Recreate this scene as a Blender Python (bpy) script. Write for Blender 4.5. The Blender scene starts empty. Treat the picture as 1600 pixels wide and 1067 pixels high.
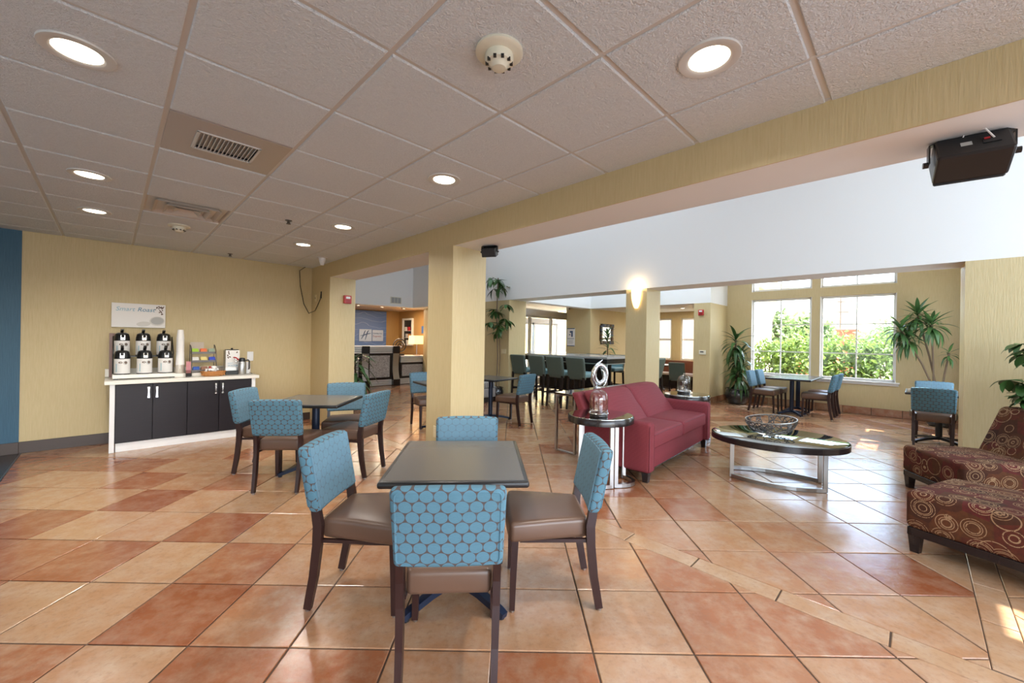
import bpy, bmesh, math, random
from mathutils import Vector, Matrix
S = bpy.context.scene
COL = S.collection
random.seed(7)
PI = math.pi
R = math.radians
# ------------------------------------------------------------------ camera, world, sun, lights, exposure
YC = 0.7832                     # the building is turned 45 degrees to the floor tiles (world axes)
EB = Vector((math.cos(YC), math.sin(YC), 0)); EA = Vector((-math.sin(YC), math.cos(YC), 0))
def W(a, b, z=0.0): return EA * a + EB * b + Vector((0, 0, z))
CEIL = 2.578
cam_d = bpy.data.cameras.new('camera'); cam = bpy.data.objects.new('camera', cam_d); COL.objects.link(cam)
cam_d.sensor_width = 36; cam_d.lens = 36 * 630.2 / 1600; cam_d.shift_y = -2.14 / 1600
cam_d.clip_start = 0.05; cam_d.clip_end = 300
cam.matrix_world = Matrix.Translation((0, 0, 1.4025)) @ Matrix.Rotation(PI / 2, 4, 'X') @ Matrix.Rotation(0.0167, 4, 'Z')
S.camera = cam
S.view_settings.view_transform = 'Standard'; S.view_settings.look = 'None'; S.view_settings.gamma = 1.0
S.view_settings.use_curve_mapping = False
S.view_settings.exposure = 0.14
S.cycles.use_denoising = True
S.cycles.max_bounces = 8; S.cycles.diffuse_bounces = 4; S.cycles.glossy_bounces = 4
S.cycles.transparent_max_bounces = 16; S.cycles.transmission_bounces = 6
S.cycles.sample_clamp_indirect = 6.0; S.cycles.caustics_reflective = False; S.cycles.caustics_refractive = False
wd = bpy.data.worlds.new('sky'); S.world = wd; wd.use_nodes = True
wn = wd.node_tree.nodes; wl = wd.node_tree.links
sky = wn.new('ShaderNodeTexSky'); sky.sky_type = 'NISHITA'; sky.sun_disc = False
sky.sun_elevation = R(60); sky.sun_rotation = R(120); sky.air_density = 1.0; sky.dust_density = 4.0; sky.ozone_density = 1.0
wl.new(sky.outputs[0], wn['Background'].inputs[0]); wn['Background'].inputs[1].default_value = 2.2
def lamp(name, kind, loc, direction, energy, color=(1, 1, 1), size=None, size_y=None):
    d = bpy.data.lights.new(name, kind); o = bpy.data.objects.new(name, d); COL.objects.link(o)
    o.location = loc; o.rotation_euler = Vector(direction).to_track_quat('-Z', 'Y').to_euler()
    d.energy = energy; d.color = color
    if kind == 'AREA':
        d.shape = 'RECTANGLE'; d.size = size; d.size_y = size_y or size
    return o
SUN_DIR = EA * math.cos(R(60)) + Vector((0, 0, -math.sin(R(60))))
sun = lamp('sun', 'SUN', (0, 0, 20), SUN_DIR, 20.0, (1.0, 0.95, 0.86)); sun.data.angle = R(0.53)
# unseen area lights added as fill in place of daylight, all outside the frame
lamp('atrium_side_fill', 'AREA', W(-2.5, 4.75, 2.4), EA, 150, (0.74, 0.87, 1.0), 3.4, 3.6)
lamp('alcove_side_fill', 'AREA', W(-.70, 8.9, 1.5), EA, 45, (0.74, 0.87, 1.0), 2.6, 1.8)
lamp('atrium_top_fill', 'AREA', W(5.0, 4.75, 4.7), (0, 0, -1), 105, (0.74, 0.87, 1.0), 3.0, 8.0)  # added overhead fill under a solid ceiling, as is the next one
lamp('second_atrium_top_fill', 'AREA', W(4.0, 8.4, 4.7), (0, 0, -1), 150, (0.74, 0.87, 1.0), 2.2, 5.0)
lamp('dining_rear_fill', 'AREA', W(-2.4, 0.2, 1.35), EA, 58, (0.68, 0.84, 1.0), 4.0, 2.0)  # added ambient fill for the dining room, as is the next one
lamp('dining_side_fill', 'AREA', W(1.5, -3.3, 1.35), EB, 42, (0.68, 0.84, 1.0), 5.0, 2.0)

# ------------------------------------------------------------------ helpers
def new_bm(): return bmesh.new()
def ob(name, bm, mat=None, parent=None, loc=(0, 0, 0), rz=0.0, smooth=False, mats=None):
    if isinstance(bm, bpy.types.Mesh): me = bm
    else:
        me = bpy.data.meshes.new(name); bm.normal_update(); bm.to_mesh(me); bm.free()
        for m in (mats or ([mat] if mat else [])): me.materials.append(m)
        if smooth:
            for p in me.polygons: p.use_smooth = True
            try: me.set_sharp_from_angle(angle=R(40))
            except Exception: pass
    o = bpy.data.objects.new(name, me); COL.objects.link(o)
    o.location = loc; o.rotation_euler = (0, 0, rz)
    if parent is not None: o.parent = parent
    return o
def tag(o, label, cat, group=None):
    o['label'] = label; o['category'] = cat
    if group: o['group'] = group
    return o
def thing(name, label, cat, loc=(0, 0, 0), rz=0.0, group=None):
    o = bpy.data.objects.new(name, None); COL.objects.link(o); o.location = loc; o.rotation_euler = (0, 0, rz)
    o.empty_display_size = 0.1
    return tag(o, label, cat, group)
def struct(name, bm, mat, rz=YC, parent=None, smooth=False, mats=None, label=None):
    o = ob(name, bm, mat, parent, (0, 0, 0), rz if parent is None else 0.0, smooth, mats)
    if parent is None: o['kind'] = 'structure'
    if label: o['label'] = label
    return o
def dup(root, loc, rz, label, group=None):
    r = root.copy(); COL.objects.link(r); r.location = loc; r.rotation_euler = (0, 0, rz); r['label'] = label
    if group: r['group'] = group
    for ch in list(root.children):
        c = ch.copy(); COL.objects.link(c); c.parent = r
        for g in list(ch.children):
            d = g.copy(); COL.objects.link(d); d.parent = c
    return r
def addbox(bm, x0, x1, y0, y1, z0, z1, bev=0.0, seg=1, M=None, mi=0):
    t = bmesh.new()
    vs = [t.verts.new((x, y, z)) for x in (x0, x1) for y in (y0, y1) for z in (z0, z1)]
    for f in ((0, 1, 3, 2), (4, 6, 7, 5), (0, 4, 5, 1), (2, 3, 7, 6), (0, 2, 6, 4), (1, 5, 7, 3)):
        t.faces.new([vs[i] for i in f])
    if bev > 0: bmesh.ops.bevel(t, geom=list(t.edges), offset=bev, segments=seg, profile=0.5, affect='EDGES')
    merge(bm, t, M, mi)
def merge(bm, t, M=None, mi=0):
    mp = {}
    for v in t.verts: mp[v] = bm.verts.new(M @ v.co if M else v.co)
    for f in t.faces:
        try:
            nf = bm.faces.new([mp[v] for v in f.verts]); nf.material_index = mi
        except ValueError: pass
    t.free()
def box(x0, x1, y0, y1, z0, z1, bev=0.0, seg=1):
    bm = new_bm(); addbox(bm, x0, x1, y0, y1, z0, z1, bev, seg); return bm
def boxes(*L, bev=0.0, seg=1):
    bm = new_bm()
    for l in L: addbox(bm, *l, bev=bev, seg=seg)
    return bm
def addrbox(bm, hx, hy, hz, r, c=(0, 0, 0), n=(4, 4, 2), fn=None, M=None):
    def ax(h, k):
        r_ = min(r, h)
        a = [-h, -h + .3 * r_, -h + .65 * r_, -h + r_]
        m = [-(h - r_) + 2 * (h - r_) * i / k for i in range(1, k)] if h - r_ > 1e-6 else []
        L = a + m + [-x for x in reversed(a)]
        o = []
        for x in L:
            if not o or x - o[-1] > 1e-7: o.append(x)
        return o
    A = [ax(hx, n[0]), ax(hy, n[1]), ax(hz, n[2])]; H = (hx, hy, hz)
    dic = {}
    def vert(p):
        k = tuple(round(q, 6) for q in p)
        if k in dic: return dic[k]
        cc = [max(-(h - min(r, h)), min(h - min(r, h), q)) for q, h in zip(p, H)]
        d = Vector([q - e for q, e in zip(p, cc)])
        q = Vector(cc) + (d.normalized() * r if d.length > 1e-9 else Vector())
        if fn: q = Vector(fn(q))
        q = q + Vector(c)
        v = bm.verts.new(M @ q if M else q); dic[k] = v; return v
    for axis in range(3):
        u, w = [(1, 2), (2, 0), (0, 1)][axis]
        for s in (-1, 1):
            for i in range(len(A[u]) - 1):
                for j in range(len(A[w]) - 1):
                    q = []
                    for (ii, jj) in ((i, j), (i + 1, j), (i + 1, j + 1), (i, j + 1)):
                        p = [0, 0, 0]; p[axis] = s * H[axis]; p[u] = A[u][ii]; p[w] = A[w][jj]; q.append(vert(p))
                    if s < 0: q.reverse()
                    try: bm.faces.new(q)
                    except ValueError: pass
def rbox(*a, **k):
    bm = new_bm(); addrbox(bm, *a, **k); return bm
def circ(r, n=8): return [(r * math.cos(2 * PI * i / n), r * math.sin(2 * PI * i / n)) for i in range(n)]
def rect(w, d): return [(-w / 2, -d / 2), (w / 2, -d / 2), (w / 2, d / 2), (-w / 2, d / 2)]
def sweep(bm, pts, prof, closed=False, scale=None, side=None, M=None):
    pts = [Vector(p) for p in pts]; n = len(pts); rings = []; prev = None
    for i, p in enumerate(pts):
        if closed: t = pts[(i + 1) % n] - pts[i - 1]
        else: t = pts[min(i + 1, n - 1)] - pts[max(i - 1, 0)]
        t.normalize()
        if side is not None: s = Vector(side); s = (s - t * s.dot(t)).normalized()
        elif prev is None:
            up = Vector((0, 0, 1)) if abs(t.z) < .9 else Vector((0, 1, 0)); s = up.cross(t).normalized()
        else: s = (prev - t * prev.dot(t)).normalized()
        prev = s; u = t.cross(s); k = scale[i] if scale else 1.0
        ring = []
        for (x, y) in prof:
            q = p + s * x * k + u * y * k
            ring.append(bm.verts.new(M @ q if M else q))
        rings.append(ring)
    m = len(prof)
    for i in range(n if closed else n - 1):
        a, b = rings[i], rings[(i + 1) % n]
        for j in range(m):
            try: bm.faces.new((a[j], a[(j + 1) % m], b[(j + 1) % m], b[j]))
            except ValueError: pass
    if not closed and m > 2:
        bm.faces.new(list(reversed(rings[0]))); bm.faces.new(rings[-1])
def tube(pts, r, n=8, closed=False, scale=None, prof=None, side=None):
    bm = new_bm(); sweep(bm, pts, prof or circ(r, n), closed, scale, side); return bm
def lathe(bm, prof, n=24, c=(0, 0, 0), sx=1.0, sy=1.0):
    rings = []
    for (r, z) in prof:
        if r < 1e-6: rings.append([bm.verts.new((c[0], c[1], c[2] + z))])
        else: rings.append([bm.verts.new((c[0] + r * sx * math.cos(2 * PI * i / n), c[1] + r * sy * math.sin(2 * PI * i / n), c[2] + z)) for i in range(n)])
    for a, b in zip(rings, rings[1:]):
        for i in range(n):
            j = (i + 1) % n
            try:
                if len(a) == 1 and len(b) == 1: continue
                if len(a) == 1: bm.faces.new((a[0], b[j], b[i]))
                elif len(b) == 1: bm.faces.new((a[i], a[j], b[0]))
                else: bm.faces.new((a[i], a[j], b[j], b[i]))
            except ValueError: pass
    return bm
def lath(prof, n=24, c=(0, 0, 0), sx=1.0, sy=1.0): return lathe(new_bm(), prof, n, c, sx, sy)
def prism(bm, poly, z0, z1, bev=0.0, drop=0.0):
    n = len(poly); ax = sum(p[0] for p in poly) / n; ay = sum(p[1] for p in poly) / n
    def inset(d):
        out = []
        for i in range(n):
            p0, p1, p2 = Vector(poly[i - 1]), Vector(poly[i]), Vector(poly[(i + 1) % n])
            e1 = (p1 - p0).normalized(); e2 = (p2 - p1).normalized()
            n1 = Vector((-e1.y, e1.x)); n2 = Vector((-e2.y, e2.x)); k = 1 + n1.dot(n2)
            out.append(p1 + (n1 + n2) * (d / max(k, .35)))
        return out
    lo = [bm.verts.new((p[0], p[1], z0)) for p in poly]
    if bev:
        mid = [bm.verts.new((p[0], p[1], z1 - (drop or bev))) for p in poly]
        top = [bm.verts.new((p[0], p[1], z1)) for p in inset(bev)]
        rs = [lo, mid, top]
    else:
        top = [bm.verts.new((p[0], p[1], z1)) for p in poly]; rs = [lo, top]
    for a, b in zip(rs, rs[1:]):
        for i in range(n): bm.faces.new((a[i], a[(i + 1) % n], b[(i + 1) % n], b[i]))
    bm.faces.new(top); bm.faces.new(list(reversed(lo)))
def leafmesh(name, L, w, droop, mat, n=6, fold=0.25, blunt=0.8, lift=0.0):
    bm = new_bm(); rows = []
    for i in range(n + 1):
        t = i / n; x = L * t; z = lift * L * t - droop * L * t * t
        x -= droop * L * 0.35 * t * t
        hw = w / 2 * (math.sin(PI * min(1, max(0, t ** blunt))) ** 0.75) if 0 < t < 1 else w * (0.12 if i == 0 else 0.01)
        rows.append([bm.verts.new((x, hw, z + fold * hw)), bm.verts.new((x, 0, z)), bm.verts.new((x, -hw, z + fold * hw))])
    for a, b in zip(rows, rows[1:]):
        bm.faces.new((a[0], a[1], b[1], b[0])); bm.faces.new((a[1], a[2], b[2], b[1]))
    me = bpy.data.meshes.new(name); bm.normal_update(); bm.to_mesh(me); bm.free(); me.materials.append(mat)
    for p in me.polygons: p.use_smooth = True
    return me
# ------------------------------------------------------------------ materials
def mat(name, col, rough=0.5, metal=0.0, spec=0.5, **k):
    m = bpy.data.materials.new(name); m.use_nodes = True; b = m.node_tree.nodes['Principled BSDF']
    b.inputs['Base Color'].default_value = (*col, 1); b.inputs['Roughness'].default_value = rough
    b.inputs['Metallic'].default_value = metal; b.inputs['Specular IOR Level'].default_value = spec
    for q, v in k.items(): b.inputs[q.replace('_', ' ')].default_value = v
    return m
class NT:
    def __init__(s, m): s.t = m.node_tree; s.b = s.t.nodes['Principled BSDF']
    def n(s, kind, **k):
        x = s.t.nodes.new('ShaderNode' + kind)
        for q, v in k.items(): setattr(x, q, v)
        return x
    def l(s, a, b): s.t.links.new(a, b)
    def val(s, node, i, v): node.inputs[i].default_value = v; return node
    def math(s, op, a, b=None, clamp=False):
        x = s.n('Math', operation=op); x.use_clamp = clamp
        for i, v in enumerate((a, b)):
            if v is None: continue
            if hasattr(v, 'links'): s.l(v, x.inputs[i])
            else: x.inputs[i].default_value = v
        return x.outputs[0]
    def mix(s, f, a, b, bt='MIX'):
        x = s.n('MixRGB', blend_type=bt)
        for i, v in enumerate((f, a, b)):
            if hasattr(v, 'links'): s.l(v, x.inputs[i])
            elif i: x.inputs[i].default_value = (*v, 1)
            else: x.inputs[i].default_value = v
        return x.outputs[0]
    def noise(s, vec, scale, detail=4, rough=.55):
        x = s.n('TexNoise'); x.inputs['Scale'].default_value = scale; x.inputs['Detail'].default_value = detail
        x.inputs['Roughness'].default_value = rough
        if vec is not None: s.l(vec, x.inputs['Vector'])
        return x.outputs['Fac']
    def ramp(s, fac, stops):
        x = s.n('ValToRGB'); s.l(fac, x.inputs[0]); e = x.color_ramp.elements
        while len(e) < len(stops): e.new(.5)
        for q, (p, c) in zip(e, stops): q.position = p; q.color = (*c, 1)
        return x.outputs[0]
    def coord(s, which='Object'): return s.n('TexCoord').outputs[which]
    def mapping(s, vec, scale=(1, 1, 1), rot=(0, 0, 0)):
        x = s.n('Mapping'); s.l(vec, x.inputs[0]); x.inputs['Scale'].default_value = scale; x.inputs['Rotation'].default_value = rot
        return x.outputs[0]
    def bump(s, h, strength=.3, dist=.01):
        x = s.n('Bump'); x.inputs['Strength'].default_value = strength; x.inputs['Distance'].default_value = dist
        s.l(h, x.inputs['Height']); s.l(x.outputs[0], s.b.inputs['Normal']); return x
def wallpaper(name, c1, c2, rough=.45):
    m = mat(name, c1, rough); t = NT(m)
    g = t.n('NewGeometry').outputs['Position']
    v = t.mapping(g, (110, 110, 7)); f = t.noise(v, 1.0, 3)
    v2 = t.mapping(g, (1.2, 1.2, .6)); f2 = t.noise(v2, 1.0, 3)
    c = t.mix(t.math('MULTIPLY', f, 1.0), c2, c1); c = t.mix(t.math('MULTIPLY', f2, .25), c, c2)
    t.l(c, t.b.inputs['Base Color']); t.bump(f, .45, .006)
    return m
def plaster(name, col, rough=.7, scale=60, bump=.08):
    m = mat(name, col, rough); t = NT(m); g = t.n('NewGeometry').outputs['Position']
    f = t.noise(g, scale, 3); t.bump(f, bump, .004)
    f2 = t.noise(g, 1.3, 3); t.l(t.mix(t.math('MULTIPLY', f2, .12), col, tuple(.85 * c for c in col)), t.b.inputs['Base Color'])
    return m
M = {}
M['yellow'] = wallpaper('yellow_wallpaper', (.64, .525, .31), (.51, .40, .20))
M['blue_wall'] = wallpaper('blue_wallpaper', (.035, .12, .20), (.02, .08, .14), .5)
M['white'] = plaster('white_paint', (.80, .80, .79))
M['trim'] = plaster('white_trim', (.78, .77, .74), .4, 20, .02)
M['tan'] = wallpaper('tan_wallpaper', (.42, .25, .09), (.34, .19, .06))
M['dark_base'] = plaster('dark_tile_base', (.045, .026, .020), .45, 25, .05)
def ceiling_tile():
    m = mat('ceiling_tile', (.66, .63, .60), .85); t = NT(m); g = t.n('NewGeometry').outputs['Position']
    f = t.noise(g, 150, 3, .6); f2 = t.noise(g, 45, 2)
    h = t.math('ADD', f, f2); t.bump(h, .9, .010)
    t.l(t.mix(f, (.60, .63, .65), (.82, .85, .87)), t.b.inputs['Base Color']); return m
M['ctile'] = ceiling_tile()  # mineral fibre
M['grid'] = mat('grid_metal', (.62, .61, .58), .45)
def tile_mat(name, mode):
    m = mat(name, (.5, .3, .2), .3, spec=.6, IOR=1.62); t = NT(m); g = t.n('NewGeometry').outputs['Position']
    at = t.n('Attribute', attribute_name='tone', attribute_type=mode)
    tone = at.outputs['Fac']
    n1 = t.noise(g, 2.2, 4, .55); n2 = t.noise(g, 8, 6, .65); n3 = t.noise(g, 34, 4, .65)
    k = t.math('ADD', tone, t.math('MULTIPLY', t.math('SUBTRACT', n1, .5), .80))
    c = t.ramp(k, [(0.0, (.42, .255, .140)), (.35, (.385, .195, .097)), (.65, (.315, .118, .050)), (1.0, (.240, .070, .026))])
    c = t.mix(t.math('MULTIPLY', t.math('MULTIPLY', t.math('SUBTRACT', n2, .42, True), 2.6, True), t.math('SUBTRACT', 1.0, t.math('MULTIPLY', tone, .60))), c, (.47, .335, .225))
    c = t.mix(t.math('MULTIPLY', t.math('SUBTRACT', n3, .50, True), 1.9, True), c, (.24, .125, .07))
    t.l(c, t.b.inputs['Base Color'])
    t.l(t.math('ADD', t.math('MULTIPLY', n2, .20), .10), t.b.inputs['Roughness'])
    t.bump(t.math('ADD', n2, t.math('MULTIPLY', n1, 1.5)), .16, .01)
    return m
M['tile'] = tile_mat('terracotta_tile', 'OBJECT'); M['tile_far'] = tile_mat('terracotta_tile_far', 'GEOMETRY')
M['grout'] = plaster('grout', (.10, .062, .042), .85, 120, .1)
M['dark_floor'] = plaster('dark_floor', (.035, .025, .022), .25, 30, .05)
def wood(name, c1, c2, rough=.3, sc=(2, 2, 40), ax=None):
    m = mat(name, c1, rough); t = NT(m); v = t.mapping(t.coord(), sc); f = t.noise(v, 1.5, 5, .65)
    t.l(t.mix(f, c1, c2), t.b.inputs['Base Color']); t.bump(f, .05, .003); return m
M['leg'] = wood('dark_leg_wood', (.018, .007, .007), (.034, .013, .011), .30, (30, 30, 3))
M['door_wood'] = wood('dark_cabinet_laminate', (.012, .010, .014), (.024, .019, .023), .38, (3, 3, 60)); M['door_wood'].node_tree.nodes['Principled BSDF'].inputs['Specular IOR Level'].default_value = .22
M['black_wood'] = wood('espresso_wood', (.012, .008, .008), (.022, .015, .014), .22, (20, 20, 3))
M['cherry'] = wood('cherry_wood', (.12, .035, .02), (.18, .06, .035), .3, (4, 4, 30))
def vinyl(name, c, rough=.38):
    m = mat(name, c, rough, spec=.5); t = NT(m); f = t.noise(t.coord(), 220, 2); f2 = t.noise(t.coord(), 6, 3)
    t.bump(t.math('ADD', t.math('MULTIPLY', f, .3), f2), .12, .004)
    t.l(t.mix(t.math('MULTIPLY', f2, .5), c, tuple(x * .75 for x in c)), t.b.inputs['Base Color']); return m
M['brown_vinyl'] = vinyl('brown_vinyl', (.125, .070, .046), .34)
M['blue_vinyl'] = vinyl('blue_grey_vinyl', (.16, .20, .24), .4)
M['green_vinyl'] = vinyl('green_vinyl', (.085, .115, .095), .35)
M['teal_vinyl'] = vinyl('teal_vinyl', (.17, .30, .32), .35)
def circles(name, teal, brown, fade=0.0):
    m = mat(name, teal, .8, spec=.2); t = NT(m); sp = t.n('SeparateXYZ'); t.l(t.coord(), sp.inputs[0])
    s = .0535; sz = s * .80 * 2
    sn_ = t.n('SeparateXYZ'); t.l(t.coord('Normal'), sn_.inputs[0]); sel = t.math('GREATER_THAN', t.math('ABSOLUTE', sn_.outputs['X']), .75)
    xx = t.math('ADD', t.math('MULTIPLY', sp.outputs['X'], t.math('SUBTRACT', 1.0, sel)), t.math('MULTIPLY', sp.outputs['Y'], sel))
    def d(ox, oz):
        fx = t.math('SUBTRACT', t.math('FRACT', t.math('ADD', t.math('DIVIDE', xx, s), 50 + ox)), .5)
        fz = t.math('SUBTRACT', t.math('FRACT', t.math('ADD', t.math('DIVIDE', sp.outputs['Z'], sz), 50 + oz)), .5)
        dx = t.math('MULTIPLY', fx, s); dz = t.math('MULTIPLY', fz, sz * 1.083)
        return t.math('SQRT', t.math('ADD', t.math('MULTIPLY', dx, dx), t.math('MULTIPLY', dz, dz)))
    dd = t.math('MINIMUM', d(0, 0), d(.5, .5))
    wob = t.math('MULTIPLY', t.math('SUBTRACT', t.noise(t.coord(), 30, 2), .5), .004)
    f = t.math('LESS_THAN', t.math('ADD', dd, wob), .0255)
    n = t.noise(t.mapping(t.coord(), (60, 60, 500)), 1.0, 3)
    tc = t.mix(n, tuple(x * .82 for x in teal), tuple(min(1, x * 1.12) for x in teal))
    c = t.mix(f, brown, tc)
    if fade: c = t.mix(fade, c, teal)
    wear = t.math('MULTIPLY', t.math('SUBTRACT', t.noise(t.coord(), 9, 4), .5, True), 1.2, True)
    c = t.mix(wear, c, tuple(min(1, x * 1.25) for x in teal))
    t.l(c, t.b.inputs['Base Color']); t.bump(n, .15, .002); return m
M['circles'] = circles('teal_circle_fabric', (.092, .200, .268), (.085, .066, .063))
M['teal'] = circles('teal_front_fabric', (.125, .225, .295), (.10, .135, .165), .45)
def sofa_mat():
    m = mat('red_fabric', (.30, .04, .06), .75, spec=.25); t = NT(m); v = t.mapping(t.coord(), (60, 60, 60), (R(45), R(0), R(45)))
    ch = t.n('TexChecker'); ch.inputs['Scale'].default_value = 1.0; t.l(v, ch.inputs['Vector'])
    n = t.noise(t.coord(), 300, 2); n2 = t.noise(t.coord(), 4, 3)
    c = t.mix(t.math('MULTIPLY', ch.outputs['Fac'], .22), (.21, .036, .046), (.125, .017, .022)); c = t.mix(t.math('MULTIPLY', n2, .25), c, (.24, .055, .065))
    t.l(c, t.b.inputs['Base Color']); t.bump(t.math('ADD', n, ch.outputs['Fac']), .15, .003); return m
M['sofa'] = sofa_mat(); M['piping_red'] = mat('dark_red_piping', (.16, .02, .03), .7)
def rings():
    m = mat('ring_pattern_fabric', (.2, .04, .03), .85, spec=.15); t = NT(m)
    vo = t.n('TexVoronoi', feature='F1'); vo.inputs['Scale'].default_value = 7.6; vo.inputs['Randomness'].default_value = .6
    t.l(t.coord(), vo.inputs['Vector'])
    d = vo.outputs['Distance']; sp = t.n('SeparateColor'); t.l(vo.outputs['Color'], sp.inputs[0])
    base = t.ramp(sp.outputs[0], [(0, (.13, .020, .018)), (.25, (.16, .060, .020)), (.45, (.035, .020, .016)), (.6, (.13, .045, .018)), (.8, (.15, .024, .022)), (1, (.10, .045, .022))])
    base = t.mix(t.noise(t.coord(), 40, 3), base, (.05, .02, .015))
    def ring(r, w):
        q = t.math('ABSOLUTE', t.math('SUBTRACT', d, r)); return t.math('LESS_THAN', q, w)
    r2 = t.noise(t.coord(), 120, 2)
    dash = t.math('GREATER_THAN', r2, .40)
    k = t.math('MULTIPLY', t.math('ADD', t.math('ADD', ring(.17, .016), ring(.31, .017)), t.math('ADD', ring(.37, .013), ring(.47, .014)), True), dash)
    v2 = t.n('TexVoronoi', feature='F1'); v2.inputs['Scale'].default_value = 4.6; v2.inputs['Randomness'].default_value = .9
    t.l(t.coord(), v2.inputs['Vector'])
    q = t.math('LESS_THAN', t.math('ABSOLUTE', t.math('SUBTRACT', v2.outputs['Distance'], .34)), .012)
    k = t.math('MAXIMUM', k, t.math('MULTIPLY', q, dash))
    col = t.mix(sp.outputs[1], (.36, .23, .13), (.28, .165, .09))
    t.l(t.mix(k, base, col), t.b.inputs['Base Color']); t.bump(t.math('ADD', k, t.noise(t.coord(), 300, 2)), .25, .002); return m
M['rings'] = rings()
M['table_top'] = plaster('grey_laminate', (.105, .098, .090), .26, 60, .03)
M['black'] = mat('black_edge', (.012, .012, .013), .3); M['navy'] = mat('dark_blue_metal', (.012, .020, .045), .35, .3)
M['chrome'] = mat('chrome', (.75, .75, .76), .12, 1.0); M['steel'] = mat('brushed_steel', (.55, .54, .53), .32, 1.0)
M['nickel'] = mat('nickel', (.40, .38, .36), .3, 1.0)
M['wire'] = mat('dark_wire', (.10, .09, .085), .35, .8); M['silver'] = mat('silver_wire', (.36, .35, .33), .28, 1.0)
M['black_glass'] = mat('dark_mirror_glass', (.58, .63, .63), .025, 1.0)
M['plastic'] = mat('black_plastic', (.010, .010, .011), .28); M['grille'] = mat('speaker_black', (.016, .016, .018), .6)
M['white_lam'] = plaster('white_laminate', (.80, .80, .80), .35, 20, .02)
M['quartz'] = plaster('cream_quartz', (.78, .75, .68), .25, 40, .02)
M['paper'] = mat('white_paper', (.82, .80, .78), .6); M['cream'] = mat('cream_plastic', (.70, .67, .54), .45); M['ivory'] = mat('ivory_plate', (.72, .62, .40), .4)
M['white_plastic'] = mat('white_plastic', (.85, .85, .86), .35)
M['red'] = mat('red_plastic', (.45, .02, .025), .35)
M['pot'] = mat('black_glazed_pot', (.020, .020, .022), .15, 0, .6, Coat_Weight=.6); M['soil'] = plaster('soil', (.05, .03, .02), .9, 60, .5)
M['bark'] = plaster('bark', (.16, .11, .07), .8, 50, .5)
def leafm(name, c1, c2, rough=.35, tr=0.0):
    m = mat(name, c1, rough, spec=.5); t = NT(m); oi = t.n('ObjectInfo').outputs['Random']
    n = t.noise(t.n('NewGeometry').outputs['Position'], 7, 3)
    t.l(t.mix(t.math('ADD', t.math('MULTIPLY', oi, .6), t.math('MULTIPLY', n, .5), True), c1, c2), t.b.inputs['Base Color'])
    if tr:
        o = t.t.nodes['Material Output']; tl = t.n('BsdfTranslucent'); tl.inputs[0].default_value = (*[min(1, x * 1.6) for x in c2], 1)
        ms = t.n('MixShader'); ms.inputs[0].default_value = tr
        t.l(t.b.outputs[0], ms.inputs[1]); t.l(tl.outputs[0], ms.inputs[2]); t.l(ms.outputs[0], o.inputs[0])
    return m
M['leaf'] = leafm('dark_green_leaf', (.018, .055, .016), (.06, .15, .035)); M['leaf2'] = leafm('mid_green_leaf', (.03, .09, .03), (.10, .21, .06))
M['hedge'] = leafm('sunlit_hedge_leaf', (.04, .085, .018), (.17, .26, .06), .5, .3)
M['tree'] = leafm('sunlit_tree_leaf', (.09, .15, .055), (.20, .28, .12), .5, .3)
def emis(name, col, s):
    m = mat(name, col, .5); b = m.node_tree.nodes['Principled BSDF']; b.inputs['Emission Color'].default_value = (*col, 1); b.inputs['Emission Strength'].default_value = s
    return m
M['lens'] = emis('lit_lens', (1.0, .87, .68), 9.0); M['sconce'] = emis('lit_sconce_glass', (1.0, .74, .36), 2.2); M['shade'] = emis('lit_lamp_shade', (1.0, .62, .30), 1.6)
def glass(name, gl=.08, tint=(1, 1, 1), rough=0.0):
    m = bpy.data.materials.new(name); m.use_nodes = True; t = m.node_tree; t.nodes.remove(t.nodes['Principled BSDF'])
    a = t.nodes.new('ShaderNodeBsdfTransparent'); a.inputs[0].default_value = (*tint, 1)
    g = t.nodes.new('ShaderNodeBsdfGlossy'); g.inputs['Roughness'].default_value = rough
    f = t.nodes.new('ShaderNodeLayerWeight'); p = t.nodes.new('ShaderNodeMath'); p.operation = 'POWER'; p.inputs[1].default_value = 4.0; t.links.new(f.outputs['Facing'], p.inputs[0])
    k = t.nodes.new('ShaderNodeMath'); k.operation = 'MULTIPLY_ADD'; k.inputs[1].default_value = .6; k.inputs[2].default_value = gl + .03; t.links.new(p.outputs[0], k.inputs[0])
    x = t.nodes.new('ShaderNodeMixShader'); t.links.new(k.outputs[0], x.inputs[0]); t.links.new(a.outputs[0], x.inputs[1]); t.links.new(g.outputs[0], x.inputs[2])
    t.links.new(x.outputs[0], t.nodes['Material Output'].inputs[0]); return m
M['pane'] = glass('window_glass', 0.0, (.97, .99, .98)); M['dome'] = glass('cloche_glass', .10, (.86, .82, .76))
# ------------------------------------------------------------------ floor
fl = struct('floor', boxes((-0.74, 13.3, -4.2, 14.2, -.12, -.006)), M['grout'])
def clip(poly, n, d, keep_ge):
    out = []
    for i in range(len(poly)):
        p, q = poly[i], poly[(i + 1) % len(poly)]
        sp, sq = (p[0] * n[0] + p[1] * n[1] - d), (q[0] * n[0] + q[1] * n[1] - d)
        if not keep_ge: sp, sq = -sp, -sq
        if sp >= 0: out.append(p)
        if (sp >= 0) != (sq >= 0):
            t = sp / (sp - sq); out.append((p[0] + (q[0] - p[0]) * t, p[1] + (q[1] - p[1]) * t))
    return out
def area(p): return abs(sum(p[i][0] * p[(i + 1) % len(p)][1] - p[(i + 1) % len(p)][0] * p[i][1] for i in range(len(p)))) / 2
G = .0042; TS = .4572; X0, Y0 = -3.7254, 1.8188
nb, na = (EB.x, EB.y), (EA.x, EA.y)
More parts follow.
